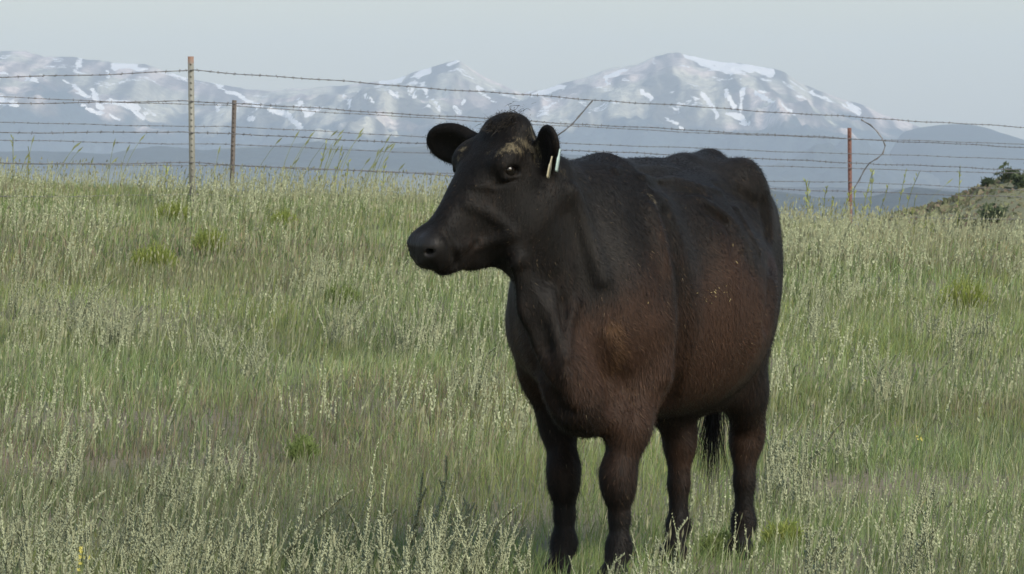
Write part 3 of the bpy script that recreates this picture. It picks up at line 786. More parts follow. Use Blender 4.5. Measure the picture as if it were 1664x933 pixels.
c = mixc(math_n('MULTIPLY', attr('grey'), math_n('ADD', .25, math_n('MULTIPLY', coarse, .6))), c, (.021, .0205, .020))
c = mixc(ramp(math_n('ADD', attr('dust'), math_n('MULTIPLY', math_n('ADD', streak, -.55), 2.4)), .15, 1.25), c, (.11, .094, .060))
c = mixc(math_n('MULTIPLY', attr('wet'), .8), c, (.024, .0235, .024))
spk = ramp(noise(90, 2), .74, .80)
c = mixc(math_n('MULTIPLY', spk, .10), c, (.10, .08, .05))
L.new(c, P.inputs['Base Color'])
rr = math_n('SUBTRACT', math_n('ADD', .52, math_n('MULTIPLY', streak, .2)), math_n('MULTIPLY', attr('wet'), .32))
L.new(rr, P.inputs['Roughness'])
P.inputs['Specular IOR Level'].default_value = .12
P.inputs['Sheen Weight'].default_value = .04; P.inputs['Sheen Roughness'].default_value = .45; P.inputs['Sheen Tint'].default_value = (.55, .50, .46, 1)
bp = N.new('ShaderNodeBump'); bp.inputs['Strength'].default_value = .34; bp.inputs['Distance'].default_value = .006
L.new(math_n('ADD', math_n('MULTIPLY', clump, 1.1), math_n('ADD', math_n('MULTIPLY', streak, .6), math_n('MULTIPLY', fine, .2))), bp.inputs['Height']); L.new(bp.outputs[0], P.inputs['Normal'])

cow = bpy.data.objects.new('cow', None); COL.objects.link(cow)
cow.location = (COW_O[0], COW_O[1], float(ground_z(COW_O[0], COW_O[1])) - .012)
cow.rotation_euler = (0, 0, math.atan2(hv[1], hv[0]))
tag(cow, 'black cow with brown flanks standing in the grass, head turned aside', 'cow')
link('body', bm, hm, cow)
# eyes
eye_m = bpy.data.materials.new('cow_eye')
nt, N, L, P = nodes(eye_m)
P.inputs['Roughness'].default_value = .05; P.inputs['Specular IOR Level'].default_value = .35
tc = N.new('ShaderNodeTexCoord'); sp = N.new('ShaderNodeSeparateXYZ'); L.new(tc.outputs['Object'], sp.inputs[0])
cr = N.new('ShaderNodeValToRGB'); L.new(sp.outputs['Z'], cr.inputs[0])
e = cr.color_ramp.elements; e[0].position = .30; e[0].color = (.012, .009, .007, 1); e[1].position = .42; e[1].color = (.004, .003, .0025, 1)
mpr = N.new('ShaderNodeMapRange'); mpr.inputs['From Min'].default_value = -.022; mpr.inputs['From Max'].default_value = .022
L.new(sp.outputs['Z'], mpr.inputs['Value']); L.new(mpr.outputs[0], cr.inputs[0])
L.new(cr.outputs[0], P.inputs['Base Color'])
def ball(r, nu=24, nv=14):
    vs = []; qs = []; ts = []
    for j in range(nv + 1):
        a = math.pi * j / nv
        for i in range(nu):
            b = 2 * math.pi * i / nu
            vs.append((r * math.sin(a) * math.cos(b), r * math.sin(a) * math.sin(b), r * math.cos(a)))
    for j in range(nv):
        for i in range(nu): qs.append((j * nu + i, (j + 1) * nu + i, (j + 1) * nu + (i + 1) % nu, j * nu + (i + 1) % nu))
    return vs, qs
bv, bq = ball(.0245)
ebm = make_mesh('cow_eye', bv, quads=bq, smooth=True)
for sx in (1, -1):
    o = link('eye', ebm, eye_m, cow); o.location = HP(ES[0], ES[1], (ES[2] - .0105) * sx)
    ax = (W * sx); z = ax * .92 + V * .25; z /= np.linalg.norm(z); x = U - z * (U @ z); x /= np.linalg.norm(x); y = np.cross(z, x)
    o.rotation_euler = Matrix(np.stack([x, y, z], 1).tolist()).to_euler()

# hair: short coat, crest on the poll, tail switch
def vert_normals(v, q):
    n = np.zeros_like(v)
    fn = np.cross(v[q[:, 2]] - v[q[:, 0]], v[q[:, 3]] - v[q[:, 1]])
    for k in range(4): np.add.at(n, q[:, k], fn)
    return n / np.maximum(np.linalg.norm(n, axis=1), 1e-9)[:, None]
CN = vert_normals(CV, CQ)
hr = np.random.default_rng(11)
nh = 270000
vi = hr.choice(len(CV), nh)
vi = vi[(CV[vi, 2] > .10)]
hp = CV[vi] + hr.normal(0, .003, (len(vi), 3)); hn = CN[vi]
lay = np.tile(np.array([-.55, 0, -.83]), (len(vi), 1))
onhead = ((CV[vi] - POLL) @ U > -.08) & ((CV[vi] - POLL) @ U < .56) & (CV[vi, 0] > .78) & (CV[vi, 2] > 1.0)
lay[onhead] = U * .8 - V * .2
wetm = wet[vi] < .35
wv = CV[vi]; lay = lay + .35 * np.stack([np.sin(23 * wv[:, 2] + 9 * wv[:, 0]), np.sin(19 * wv[:, 0] + 11 * wv[:, 2]), np.sin(27 * wv[:, 0] + 7 * wv[:, 1])], 1) + hr.normal(0, .22, lay.shape); lay -= hn * (lay * hn).sum(1)[:, None]; lay /= np.maximum(np.linalg.norm(lay, axis=1), 1e-6)[:, None]
ln = np.where(onhead, hr.uniform(.005, .010, len(vi)), hr.uniform(.009, .017, len(vi)))
curl = np.clip(gold[vi] + .4 * (CV[vi, 2] < .75), 0, 1); ln = ln * (1 + .5 * curl)
tip = hp + (lay * .97 + hn * (.20 + .14 * curl)[:, None]) * ln[:, None]
sd = np.cross(lay, hn); sd /= np.maximum(np.linalg.norm(sd, axis=1), 1e-6)[:, None]
wdt = .0008
base = hp - hn * .001
keep = wetm & (np.linalg.norm(CV[vi] - HP(*ES), axis=1) > .028) & (np.linalg.norm(CV[vi] - HP(ES[0], ES[1], -ES[2]), axis=1) > .028)
base, tip, sd, vk = base[keep], tip[keep], sd[keep], vi[keep]
n = len(base)
hvt = np.stack([base - sd * wdt, base + sd * wdt, tip], 1).reshape(-1, 3)
bl = np.array([.0042, .0040, .0038]); br_ = np.array([.0300, .0166, .0108]); gd_ = np.array([.066, .037, .018]); gy_ = np.array([.020, .0195, .019]); ds_ = np.array([.11, .094, .060])
jit = hr.normal(0, .22, n)
mixv = lambda a, b, t: a * (1 - t)[:, None] + b * t[:, None]
hc = mixv(np.tile(bl, (n, 1)), np.tile(br_, (n, 1)), sstep(-.05, 1.15, brown[vk] + jit))
hc = mixv(hc, np.tile(gd_, (n, 1)), sstep(.3, 1.1, gold[vk] + jit))
hc = mixv(hc, np.tile(gy_, (n, 1)), np.clip(grey[vk], 0, 1) * .5)
hc = mixv(hc, np.tile(ds_, (n, 1)), sstep(.35, .9, dust[vk] + jit))
hc = hc * np.exp(hr.normal(0, .38, (n, 1)))
hme = make_mesh('cow_coat', hvt, tris=np.arange(3 * n).reshape(-1, 3))
color_attr(hme, 'col', np.repeat(hc, 3, 0))
hairm = bpy.data.materials.new('cow_hair')
nt, N, L, P = nodes(hairm)
a = N.new('ShaderNodeAttribute'); a.attribute_name = 'col'; L.new(a.outputs['Color'], P.inputs['Base Color'])
P.inputs['Roughness'].default_value = .58; P.inputs['Specular IOR Level'].default_value = .11
tag(link('coat_hair', hme, hairm, cow), kind='stuff')

def strands(pts, dirs, ln, w0, seg=4, grav=.3, col=(.012, .011, .010), wob=.15):
    V_, T_ = [], []
    for p, d, l in zip(pts, dirs, ln):
        d = np.array(d, float); p = np.array(p, float); s_ = np.cross(d, hr.normal(0, 1, 3)); s_ /= np.linalg.norm(s_)
        b0 = len(V_)
        for i in range(seg + 1):
            ww = w0 * (1 - i / (seg + .3))
            V_ += [p - s_ * ww, p + s_ * ww]
            p = p + d * l / seg
            d = d + np.array([0, 0, -grav / seg]) + hr.normal(0, wob, 3) / seg; d /= np.linalg.norm(d)
        for i in range(seg):
            k = b0 + 2 * i
            T_ += [(k, k + 1, k + 3), (k, k + 3, k + 2)]
    me = make_mesh('strands', V_, tris=T_)
    color_attr(me, 'col', np.tile(np.array(col), (len(V_), 1)) * (1 + .3 * hr.normal(0, 1, (len(V_), 1)).clip(-1, 2)))
    return me
k = 700
pp = [HP(hr.normal(-.005, .03), .035, hr.normal(.020, .028)) for _ in range(k)]
dd = [V * .35 + U * hr.normal(.5, .5) + W * hr.normal(.2, .45) for _ in range(k)]
me = strands(pp, dd, np.abs(hr.normal(.022, .010, k)), .0009, 4, .5, (.024, .021, .017), .7)
tag(link('poll_hair', me, hairm, cow), 'tousled dusty hair on top of the head', kind='stuff')
k = 420
end = np.array(TAIL[-1][0])
pp = [end + np.array([hr.normal(0, .012), hr.normal(0, .012), hr.uniform(-.05, .10)]) for _ in range(k)]
dd = [np.array([hr.normal(0, .12), hr.normal(-.05, .12), -1]) for _ in range(k)]
me = strands(pp, dd, hr.uniform(.14, .36, k), .0014, 7, .1, (.010, .009, .009), .35)
tag(link('tail_switch', me, hairm, cow), kind='stuff')
# a few long tail hairs swung out behind the leg
hay_m = simple_mat('hay', (.20, .165, .07), .7, .3, 200)
fl = [(1135, 478), (1143, 482), (1150, 474), (1160, 470), (1164, 480), (1176, 474), (1171, 466), (1180, 482), (1150, 486), (1166, 462), (1139, 470), (1172, 378), (1182, 410), (1196, 420), (1185, 490), (1050, 500), (955, 300), (985, 305), (868, 352), (872, 350), (880, 365), (866, 345), (1040, 560), (1205, 470), (1120, 500), (1100, 540), (1140, 560), (1210, 540), (1230, 500), (1010, 400)]
fv, ft = [], []
for (x, y) in fl[:16] + fl[:5]:
    c = hit(x + hr.normal(0, 5), y + hr.normal(0, 5))
    if c is None: continue
    j = np.argmin(((CV - c) ** 2).sum(1)); nrm = CN[j]
    d = hr.normal(0, 1, 3); d -= nrm * (d @ nrm); d /= np.linalg.norm(d); s_ = np.cross(nrm, d)
    l = hr.uniform(.0012, .006) * hr.uniform(.4, 1); w = hr.uniform(.0006, .0013); c = CV[j] + nrm * .007
    b0 = len(fv)
    fv += [c - d * l - s_ * w, c - d * l + s_ * w, c + d * l + s_ * w + nrm * .004, c + d * l - s_ * w + nrm * .004, c + nrm * .004]
    ft += [(b0, b0 + 1, b0 + 4), (b0 + 1, b0 + 2, b0 + 4), (b0 + 2, b0 + 3, b0 + 4), (b0 + 3, b0, b0 + 4)]
tag(link('hay_flecks', make_mesh('hay_flecks', fv, tris=ft), hay_m, cow), kind='stuff')
# ear tags hanging from the near ear
def tag_plate(name, top, length, wid, facing, tilt, mat):
    z = w2l_dir(tilt); n_ = w2l_dir(facing); n_ = n_ - z * (n_ @ z); n_ /= np.linalg.norm(n_); s_ = np.cross(z, n_)
    prof = [(0, .25), (.12, .35), (.30, .5), (.42, .95), (.55, 1), (.92, 1), (1, .86)]
    vs, qs = [], []
    for t, w in prof:
        for sgn_n in (-1, 1):
            for sgn in (-1, 1):
                vs.append(top + z * length * t + s_ * wid * .5 * w * sgn + n_ * .0016 * sgn_n)
    m_ = len(prof)
    for i in range(m_ - 1):
        a = 4 * i; b = a + 4
        qs += [(a, b, b + 1, a + 1), (a + 2, a + 3, b + 3, b + 2), (a, a + 2, b + 2, b), (a + 1, b + 1, b + 3, a + 3)]
    e = 4 * (m_ - 1)
    qs += [(0, 1, 3, 2), (e, e + 2, e + 3, e + 1)]
    return link(name, make_mesh(name, vs, quads=qs), mat, cow)
tag_a = simple_mat('tag_pale_blue', (.28, .37, .35), .45, .15, 60); tag_b = simple_mat('tag_yellowed', (.34, .31, .21), .45, .2, 60)
ct, dt, et, nt_ = EAR_L
p1 = hit(906, 240); p2 = hit(897, 252)
tp = (p1 if p1 is not None else ct) + w2l_dir((0, -1, 0)) * .012
tag(tag_plate('ear_tag', tp + w2l_dir((1, 0, 0)) * .007, .068, .024, (.95, -.30, 0), (-.16, -.1, -1), tag_a), 'pale blue-green ear tag')
tp = (p2 if p2 is not None else ct) + w2l_dir((0, -1, 0)) * .012
tag(tag_plate('ear_tag', tp, .066, .030, (.97, -.24, 0), (-.20, -.1, -1), tag_b), 'yellowed ear tag seen edge-on')
F.D = None
# ---------------------------------------------------------------- vegetation
def leaf_mat(name, attr='col', rough=.7, trans=.38):
    m = bpy.data.materials.new(name)
    nt, N, L, P = nodes(m)
    a = N.new('ShaderNodeAttribute'); a.attribute_name = attr
    L.new(a.outputs['Color'], P.inputs['Base Color']); P.inputs['Roughness'].default_value = rough; P.inputs['Specular IOR Level'].default_value = .2
    tr = N.new('ShaderNodeBsdfTranslucent'); L.new(a.outputs['Color'], tr.inputs['Color'])
    ms = N.new('ShaderNodeMixShader'); ms.inputs[0].default_value = trans
    L.new(P.outputs[0], ms.inputs[1]); L.new(tr.outputs[0], ms.inputs[2]); L.new(ms.outputs[0], N['Material Output'].inputs['Surface'])
    return m
grass_m = leaf_mat('grass_blades'); sage_m = leaf_mat('sage_leaves', rough=.9, trans=.12); shrub_m = leaf_mat('shrub_leaves'); weed_m = leaf_mat('weed_leaves')
gr = np.random.default_rng(21)
C_GREEN = np.array([.175, .215, .105]); C_YG = np.array([.215, .245, .105]); C_GREY = np.array([0.25, 0.28, 0.185]); C_STRAW = np.array([0.31, 0.28, 0.18]); C_MAUVE = np.array([0.215, 0.185, 0.15]); C_DARK = np.array([0.13, 0.175, 0.075])
def field_points(n, y0, y1, margin=2.0):
    """points uniform over the part of the pasture that the picture can see, and a strip beside it"""
    y = gr.uniform(y0, y1, int(n * 1.6)); wmax = .104 * y1 + margin
    x = gr.uniform(-wmax, wmax, len(y)); ok = np.abs(x) < .104 * y + margin
    return x[ok][:n], y[ok][:n]
bare_spots = [(px(1285, 705, 18.9), .42, .30), (px(880, 960, 14.2), .5, .25), (px(60, 655, 22.0), .5, .6)]
def bareness(x, y):
    b = np.zeros(len(x))
    for c, rx_, ry_ in bare_spots: b = np.maximum(b, np.exp(-(((x - c[0]) / rx_) ** 2 + ((y - c[1]) / ry_) ** 2)))
    return b
def patch_colours(x, y):
    n = len(x)
    a = fbm(x * .55 + 11, y * .32 + 4, 4); b = fbm(x * .9 + 51, y * .5 + 14, 4); c = fbm(x * .35 + 81, y * .22 + 34, 3)
    w = np.stack([1.2 * np.ones(n), 1.6 * sstep(.50, .66, a), .9 * sstep(.40, .62, b) + .45, .06 + .4 * sstep(.5, .7, c), 1.3 * sstep(.53, .66, c), 1.3 * sstep(.53, .38, a) + .20], 1)
    mv = np.exp(-(((x + 1.3) / 1.3) ** 2 + ((y - 19.8) / 2.1) ** 2)) + .8 * np.exp(-(((x + 2.6) / 1.2) ** 2 + ((y - 21) / 2.) ** 2)) + .9 * np.exp(-(((x - 5.4) / 1.1) ** 2 + ((y - 47) / 6) ** 2))
    w[:, 4] += 2.2 * mv
    w = np.concatenate([w, 4.0 * np.exp(-(((x - 4.6) / 1.0) ** 2 + ((y - 47) / 4.5) ** 2))[:, None] + .5 * np.exp(-(((x + .05) / .5) ** 2 + ((y - 14.0) / .35) ** 2))[:, None]], 1)
    w = w / w.sum(1, keepdims=True)
    k = (np.cumsum(w, 1) > gr.random((n, 1))).argmax(1)
    col = np.stack([C_GREEN, C_YG, C_GREY, C_STRAW, C_MAUVE, C_DARK, np.array([.27, .185, .130])])[k]
    return col * np.array([.97, 1.01, .83]) * (.84 + .30 * sstep(.35, .65, fbm(x * .7 + 61, y * .45 + 23, 3)))[:, None] * gr.uniform(.8, 1.2, (n, 1)) * (1 + gr.normal(0, .06, (n, 3)))
def blades(x, y, h, w, col, lean=.50, wind=.10, tipcol=None):
    n = len(x); z = ground_z(x, y) - .008
    th = gr.uniform(0, 2 * math.pi, n); ln = np.abs(gr.normal(0, lean, n))
    dx = np.cos(th) * ln + wind; dy = np.sin(th) * ln
    fa = gr.normal(0, .8, n); sx, sy = np.cos(fa), np.sin(fa)        # blade faces roughly any way
    b = np.stack([x, y, z], 1); s = np.stack([sx, sy, 0 * sx], 1) * (w / 2)[:, None]
    m = b + np.stack([dx * .35, dy * .35, np.ones(n) * .55], 1) * h[:, None]
    t = b + np.stack([dx, dy, 1 - .25 * ln ** 2], 1) * h[:, None]
    V_ = np.stack([b - s, b + s, m - s * .8, m + s * .8, t], 1).reshape(-1, 3)
    k = np.arange(n)[:, None] * 5
    T_ = np.concatenate([k + np.array([[0, 1, 3]]), k + np.array([[0, 3, 2]]), k + np.array([[2, 3, 4]])], 1).reshape(-1, 3)
    cc = np.repeat(col[:, None, :], 5, 1); cc[:, :2] *= .95
    if tipcol is not None: cc[:, 4] = tipcol
    return V_, T_, cc.reshape(-1, 3)
def build_stuff(name, parts, mat, label):
    Vs, Ts, Cs, o = [], [], [], 0
    for v, t, c in parts:
        Vs.append(v); Ts.append(t + o); Cs.append(c); o += len(v)
    me = make_mesh(name, np.concatenate(Vs), tris=np.concatenate(Ts)); color_attr(me, 'col', np.concatenate(Cs))
    return tag(link(name, me, mat), label, kind='stuff')
parts_ = []
for n, y0, y1, hlo, hhi, w in ((150000, 10.8, 20, .04, .12, .0027), (165000, 20, 32, .04, .12, .0040), (165000, 32, 55, .05, .14, .0066)):
    x, y = field_points(n, y0, y1, 1.9)
    dens = .45 + .55 * sstep(.30, .55, fbm(x * 1.6 + 5, y * 1.1 + 5, 3))
    keep = (gr.random(len(x)) < dens) & (gr.random(len(x)) > .93 * bareness(x, y)); x, y = x[keep], y[keep]
    tall = fbm(x * .8 + 71, y * .6 + 7, 3)
    h = gr.uniform(hlo, hhi, len(x)) * (.65 + .9 * tall)
    parts_.append(blades(x, y, h, np.full(len(x), w) * gr.uniform(.7, 1.3, len(x)), patch_colours(x, y)))
build_stuff('grass', parts_, grass_m, 'short green and grey-green pasture grass over the whole slope')
# thin flowering grass stems with pale seed heads
parts_ = []
for n, y0, y1, hlo, hhi, w in ((4200, 11, 20, .12, .25, .0022), (6500, 20, 32, .12, .26, .0032), (9500, 32, 54, .15, .36, .0048)):
    x, y = field_points(n, y0, y1, 1.9)
    d = fbm(x * .7 + 33, y * .5 + 2, 3); keep = (gr.random(len(x)) < .15 + 1.1 * sstep(.40, .62, d)) & (gr.random(len(x)) > bareness(x, y)); x, y = x[keep], y[keep]
    h = gr.uniform(hlo, hhi, len(x)); col = np.array([.27, .28, .17]) * gr.uniform(.75, 1.25, (len(x), 1))
    pv_ = blades(x, y, h, np.full(len(x), w), col, .18, .10)
    parts_.append(pv_)
    t = pv_[0].reshape(-1, 5, 3)[:, 4]; m = pv_[0].reshape(-1, 5, 3)[:, 2:4].mean(1); ax = (t - m); ax /= np.linalg.norm(ax, axis=1)[:, None]
    L_ = gr.uniform(.02, .05, len(x)); s = np.stack([np.ones(len(x)), gr.normal(0, .6, len(x)), 0 * x], 1) * (w * gr.uniform(.9, 1.7, len(x)))[:, None]
    v = np.stack([t - ax * L_[:, None], t - ax * L_[:, None] * .45 + s, t + ax * .006, t - ax * L_[:, None] * .45 - s], 1).reshape(-1, 3)
    k = np.arange(len(x))[:, None] * 4
    tri = np.concatenate([k + np.array([[0, 1, 2]]), k + np.array([[0, 2, 3]])], 1).reshape(-1, 3)
    cc = np.repeat((np.array([.265, .270, .165]) * gr.uniform(.75, 1.2, (len(x), 1)))[:, None, :], 4, 1).reshape(-1, 3)
    parts_.append((v, tri, cc))
build_stuff('seeding_grass', parts_, grass_m, 'thin pale flowering grass stems scattered through the pasture')

# ---- silvery sage: stalks with woolly leaf clusters
OCT = np.array([(1, 0, 0), (-1, 0, 0), (0, 1, 0), (0, -1, 0), (0, 0, 1), (0, 0, -1)], float)
OCT_T = np.array([(0, 2, 4), (2, 1, 4), (1, 3, 4), (3, 0, 4), (2, 0, 5), (1, 2, 5), (3, 1, 5), (0, 3, 5)])
def sage_mesh(seed, stems, height):
    r = np.random.default_rng(seed); V_, T_, C_ = [], [], []
    def add(v, t, c):
        o = sum(len(q) for q in V_); V_.append(np.array(v, float)); T_.append(np.array(t) + o); C_.append(np.tile(c, (len(v), 1)))
    for s in range(stems):
        h = height * r.uniform(.55, 1.0) if s else height
        lean = r.normal(.08, .13); ly = r.normal(0, .14); curve = r.normal(0, .15)
        p0 = np.array([r.normal(0, .014 * stems ** .5), r.normal(0, .014 * stems ** .5), -.02])
        path = [p0 + np.array([lean * t + curve * t * t, ly * t + .5 * curve * t * t * r.normal(0, .3), t * (1 - .06 * abs(curve))]) * h for t in np.linspace(0, 1, 7)]
        if r.random() < .25: path[-1] = path[-1] + np.array([r.choice([-1, 1]) * .05 * h, 0, -.07 * h])     # nodding tip
        base = np.array([.300, .328, .212]) * r.uniform(.85, 1.12)
        vs, qs = tube([np.array([0, 0, -.03]), p0 * .5 + np.array([0, 0, -.02]), p0], .004, 3)
        add(vs, [(q[0], q[1], q[2]) for q in qs] + [(q[0], q[2], q[3]) for q in qs], base * .5)
        vs, qs = tube(path, .0021, 3)
        add(vs, [(q[0], q[1], q[2]) for q in qs] + [(q[0], q[2], q[3]) for q in qs], base * .85)
        path = np.array(path)
        nb = int(h / .0026); start = r.uniform(.15, .40)
        for i in range(nb):
            t = start + (1 - start) * (i + r.random() * .6) / nb; f = t * 6; k = min(int(f), 5); c = path[k] + (path[k + 1] - path[k]) * (f - k)
            a = r.uniform(0, 6.28); taper = (1.0 - .50 * (t - start) / (1 - start)); off = r.uniform(.001, .0075) * taper
            size = r.uniform(.0028, .0052) * taper
            d = np.array([math.cos(a), math.sin(a), r.uniform(.7, 2.4)]); d /= np.linalg.norm(d); u_ = np.cross(d, (0, .3, 1)); u_ /= np.linalg.norm(u_); w_ = np.cross(d, u_)
            v = c + d * off + (OCT[:, :1] * u_ + OCT[:, 1:2] * w_) * size * .62 + OCT[:, 2:] * d * size * 1.7
            add(v, OCT_T, base * r.uniform(.94, 1.08))
        for i in range(3 + int(h * 12)):                     # side sprigs and narrow leaves lower down
            t = r.uniform(.08, .6); f = t * 6; k = min(int(f), 5); c = path[k] + (path[k + 1] - path[k]) * (f - k)
            a = r.uniform(0, 6.28); l = r.uniform(.010, .030); d = np.array([math.cos(a), math.sin(a), r.uniform(.5, 1.6)]); d /= np.linalg.norm(d)
            s_ = np.cross(d, (0, 0, 1)); s_ /= np.linalg.norm(s_); w = .0022
            add([c, c + d * l * .5 + s_ * w, c + d * l, c + d * l * .5 - s_ * w], [(0, 1, 2), (0, 2, 3)], base * r.uniform(.75, 1.05))
    me = make_mesh('sage_plant', np.concatenate(V_), tris=np.concatenate(T_)); color_attr(me, 'col', np.concatenate(C_)); me.materials.append(sage_m)
    return me
SAGE = [(sage_mesh(100 + i, st, h), st) for i, (st, h) in enumerate([(1, .24), (1, .20), (2, .25), (2, .19), (3, .24), (3, .20), (4, .23), (4, .18), (5, .22), (5, .18), (7, .23), (7, .19), (8, .21), (3, .27)])]
_dd = np.arange(10.5, 56, .05)
def ground_hit(x, y):
    """the spot of pasture seen at a photo pixel (may lie just below the picture)"""
    X_ = (x - 832) * _dd / FPX; zz = ground_z(X_, _dd); yy = 366 - (zz - EYE) * FPX / _dd
    k = np.argmin(np.abs(yy - y)); return np.array([X_[k], _dd[k], zz[k]])
spots = []
_ax0 = COW_O + hv * .85 + np.array([0, 0, .95]); _ax1 = COW_O - hv * .85 + np.array([0, 0, .95])
def in_cow_shade(x, y):
    """true where the cow stands between this spot and the sun"""
    x = np.atleast_1d(np.asarray(x, float)); y = np.atleast_1d(np.asarray(y, float))
    p = np.stack([x, y, ground_z(x, y) + .15], 1); s_ = np.array(sdir); hit_ = np.zeros(len(x), bool)
    for c, r_ in [(_ax0 + (_ax1 - _ax0) * t, .48) for t in np.linspace(0, 1, 9)] + [(COW_O + POLL[0] * hv + POLL[1] * lv + np.array([0, 0, 1.25]), .28), (COW_O + (POLL[0] * .8) * hv + np.array([0, 0, 1.1]), .3)]:
        q = c - p; t = q @ s_; d = np.linalg.norm(q - t[:, None] * s_, axis=1); hit_ |= (d < r_) & (t > 0)
    return hit_
def cluster(n, x0, x1, y0, y1, sp=26):
    done = 0
    while done < n:
        cx, cy = gr.uniform(x0, x1), gr.uniform(y0, y1)
        for _ in range(int(gr.integers(1, 5))):
            if done >= n: break
            spots.append((cx + gr.normal(0, sp), cy + gr.normal(0, sp * .35))); done += 1
cluster(86, -20, 430, 915, 1030, 22); cluster(48, 430, 900, 915, 1030); cluster(9, 900, 1180, 975, 1040); cluster(14, 1180, 1680, 900, 1000); cluster(10, 1230, 1330, 780, 830, 18)
for cx, cy, n_ in [(190, 560, 11), (120, 545, 6), (410, 615, 8), (350, 590, 5), (515, 485, 5), (560, 565, 6), (650, 590, 8), (705, 580, 6), (770, 655, 6), (50, 520, 6), (100, 800, 5), (275, 835, 6), (375, 805, 4), (740, 870, 5), (585, 890, 5),
                    (1310, 540, 6), (1325, 565, 5), (1560, 590, 6), (1500, 562, 5), (1605, 560, 5), (1450, 655, 5), (1385, 765, 4), (1290, 835, 7), (1245, 830, 4), (1530, 485, 4), (1645, 600, 5), (480, 705, 2), (860, 520, 3)]:
    for _ in range(n_): spots.append((cx + gr.normal(0, 15), cy + gr.normal(0, 8)))
cluster(18, -20, 820, 480, 780)
hoof_xy = [COW_O[:2] + hv[:2] * f[0] + lv[:2] * f[1] for f in ((.62, .12), (.46, -.11), (-.73, .08), (-.5, -.07))]
MARKS = [(250, 446, 'the broad green rabbitbrush mound'), (340, 416, 'the narrow green rabbitbrush'), (1568, 512, 'the large rounded yellow-green bush'), (492, 752, 'the small dark green tuft'),
         (133, 985, 'the tall yellow-flowered spike'), (906, 915, 'the yellow-flowered weed'), (1271, 560, 'the single yellow flower'), (1495, 735, 'the small yellow flowers'), (555, 495, 'the low dark green patch'),
         (1180, 905, "the cow's hind feet"), (955, 945, "the cow's front feet"), (1275, 892, 'the green grass clump'), (1285, 705, 'the bare pinkish soil'), (60, 655, 'the mauve dry grass')]
MARKS = [(ground_hit(a_, b_)[:2], t_) for a_, b_, t_ in MARKS]
KIND = {1: 'single slender silvery sage stalk', 2: 'silvery sage with two stalks', 3: 'silvery sage with three stalks', 4: 'silvery sage with four leaning stalks', 5: 'silvery sage with five crowded stalks', 7: 'bushy silvery sage with seven stalks', 8: 'dense silvery sage clump of eight stalks'}
for (x, y) in spots[:300]:
    g = ground_hit(x, y)
    if min(np.hypot(*(g[:2] - h_)) for h_ in hoof_xy) < .10: g[1] -= .22; g[2] = float(ground_z(g[0], g[1]))
    for _ in range(6):
        if in_cow_shade(g[0], g[1])[0]: g[1] -= .25; g[2] = float(ground_z(g[0], g[1]))
    me, st = SAGE[gr.integers(len(SAGE))]
    o = link('sage_plant', me); o.location = g; sc_ = gr.uniform(.75, 1.4) * (1.2 if y > 880 else 1.15)
    if 890 < x < 1250 and y > 850: sc_ *= .8
    o.scale = (sc_, sc_, sc_); tl = gr.normal(.03, .10); o.rotation_euler = (gr.normal(0, .07), tl, gr.uniform(-.9, .9))
    dm, tm = min(((float(np.hypot(*(g[:2] - m_))), t_) for m_, t_ in MARKS), key=lambda q: q[0])
    size = 'tall' if sc_ > 1.4 else ('short' if sc_ < 1.1 else 'mid-height')
    where = ('right beside ' if dm < .28 else 'near ') + tm if dm < .8 else 'in open grass'
    tag(o, '%s %s %s' % (size, KIND[st], where), 'sage plant', 'silvery sage plants among the grass')
# all the sage farther up the slope, too many to count
def sage_mass(n, y0, y1, hlo, hhi, wid):
    x, y = field_points(n, y0, y1, 1.9)
    d = fbm(x * .9 + 3, y * .55 + 90, 4); keep = gr.random(len(x)) < .03 + 1.3 * sstep(.47, .60, d); x, y = x[keep], y[keep]
    if y0 < 20: sh_ = ~in_cow_shade(x, y); x, y = x[sh_], y[sh_]
    n = len(x)
    # gather into small tufts
    x = x + gr.normal(0, .02, n); h = gr.uniform(hlo, hhi, n); z = ground_z(x, y) - .01
    lean = gr.normal(.12, .16, n); ly = gr.normal(0, .14, n); cv = gr.normal(0, .12, n)
    base = np.stack([x, y, z], 1); col = np.array([.280, .308, .195]) * gr.uniform(.8, 1.15, (n, 1))
    def at(t): return base + np.stack([lean * t + cv * t * t, ly * t, np.full(n, t)], 1) * h[:, None]
    nb = 17; V_, T_, C_ = [], [], []
    s0 = np.array([[wid * .28, 0, 0]])
    a, b, c = at(0.), at(.5), at(1.); v = np.stack([a - s0, a + s0, b - s0, b + s0, c], 1).reshape(-1, 3); k = np.arange(n)[:, None] * 5
    V_.append(v); T_.append(np.concatenate([k + np.array([[0, 1, 3]]), k + np.array([[0, 3, 2]]), k + np.array([[2, 3, 4]])], 1).reshape(-1, 3)); C_.append(np.repeat(col * .85, 5, 0))
    for i in range(nb):
        t = .32 + .68 * (i + .5) / nb; tp = 1 - .5 * i / nb
        p = at(t) + gr.normal(0, .42, (n, 3)) * wid * tp
        sz = (wid * gr.uniform(.4, .8, n) * tp)[:, None]; an = gr.uniform(-.9, .9, n)
        u_ = np.stack([np.cos(an), gr.normal(0, .5, n), np.sin(an)], 1) * sz; w_ = np.stack([-np.sin(an), gr.normal(0, .5, n), np.cos(an)], 1) * sz * 2.1
        V_.append(np.stack([p - u_, p - w_ * .8, p + u_, p + w_], 1).reshape(-1, 3)); k = np.arange(n)[:, None] * 4
        T_.append(np.concatenate([k + np.array([[0, 1, 2]]), k + np.array([[0, 2, 3]])], 1).reshape(-1, 3)); C_.append(np.repeat(col * gr.uniform(.88, 1.15, (n, 1)), 4, 0))
    o = 0
    for i in range(len(V_)): T_[i] = T_[i] + o; o += len(V_[i])
    return np.concatenate(V_), np.concatenate(T_), np.concatenate(C_)
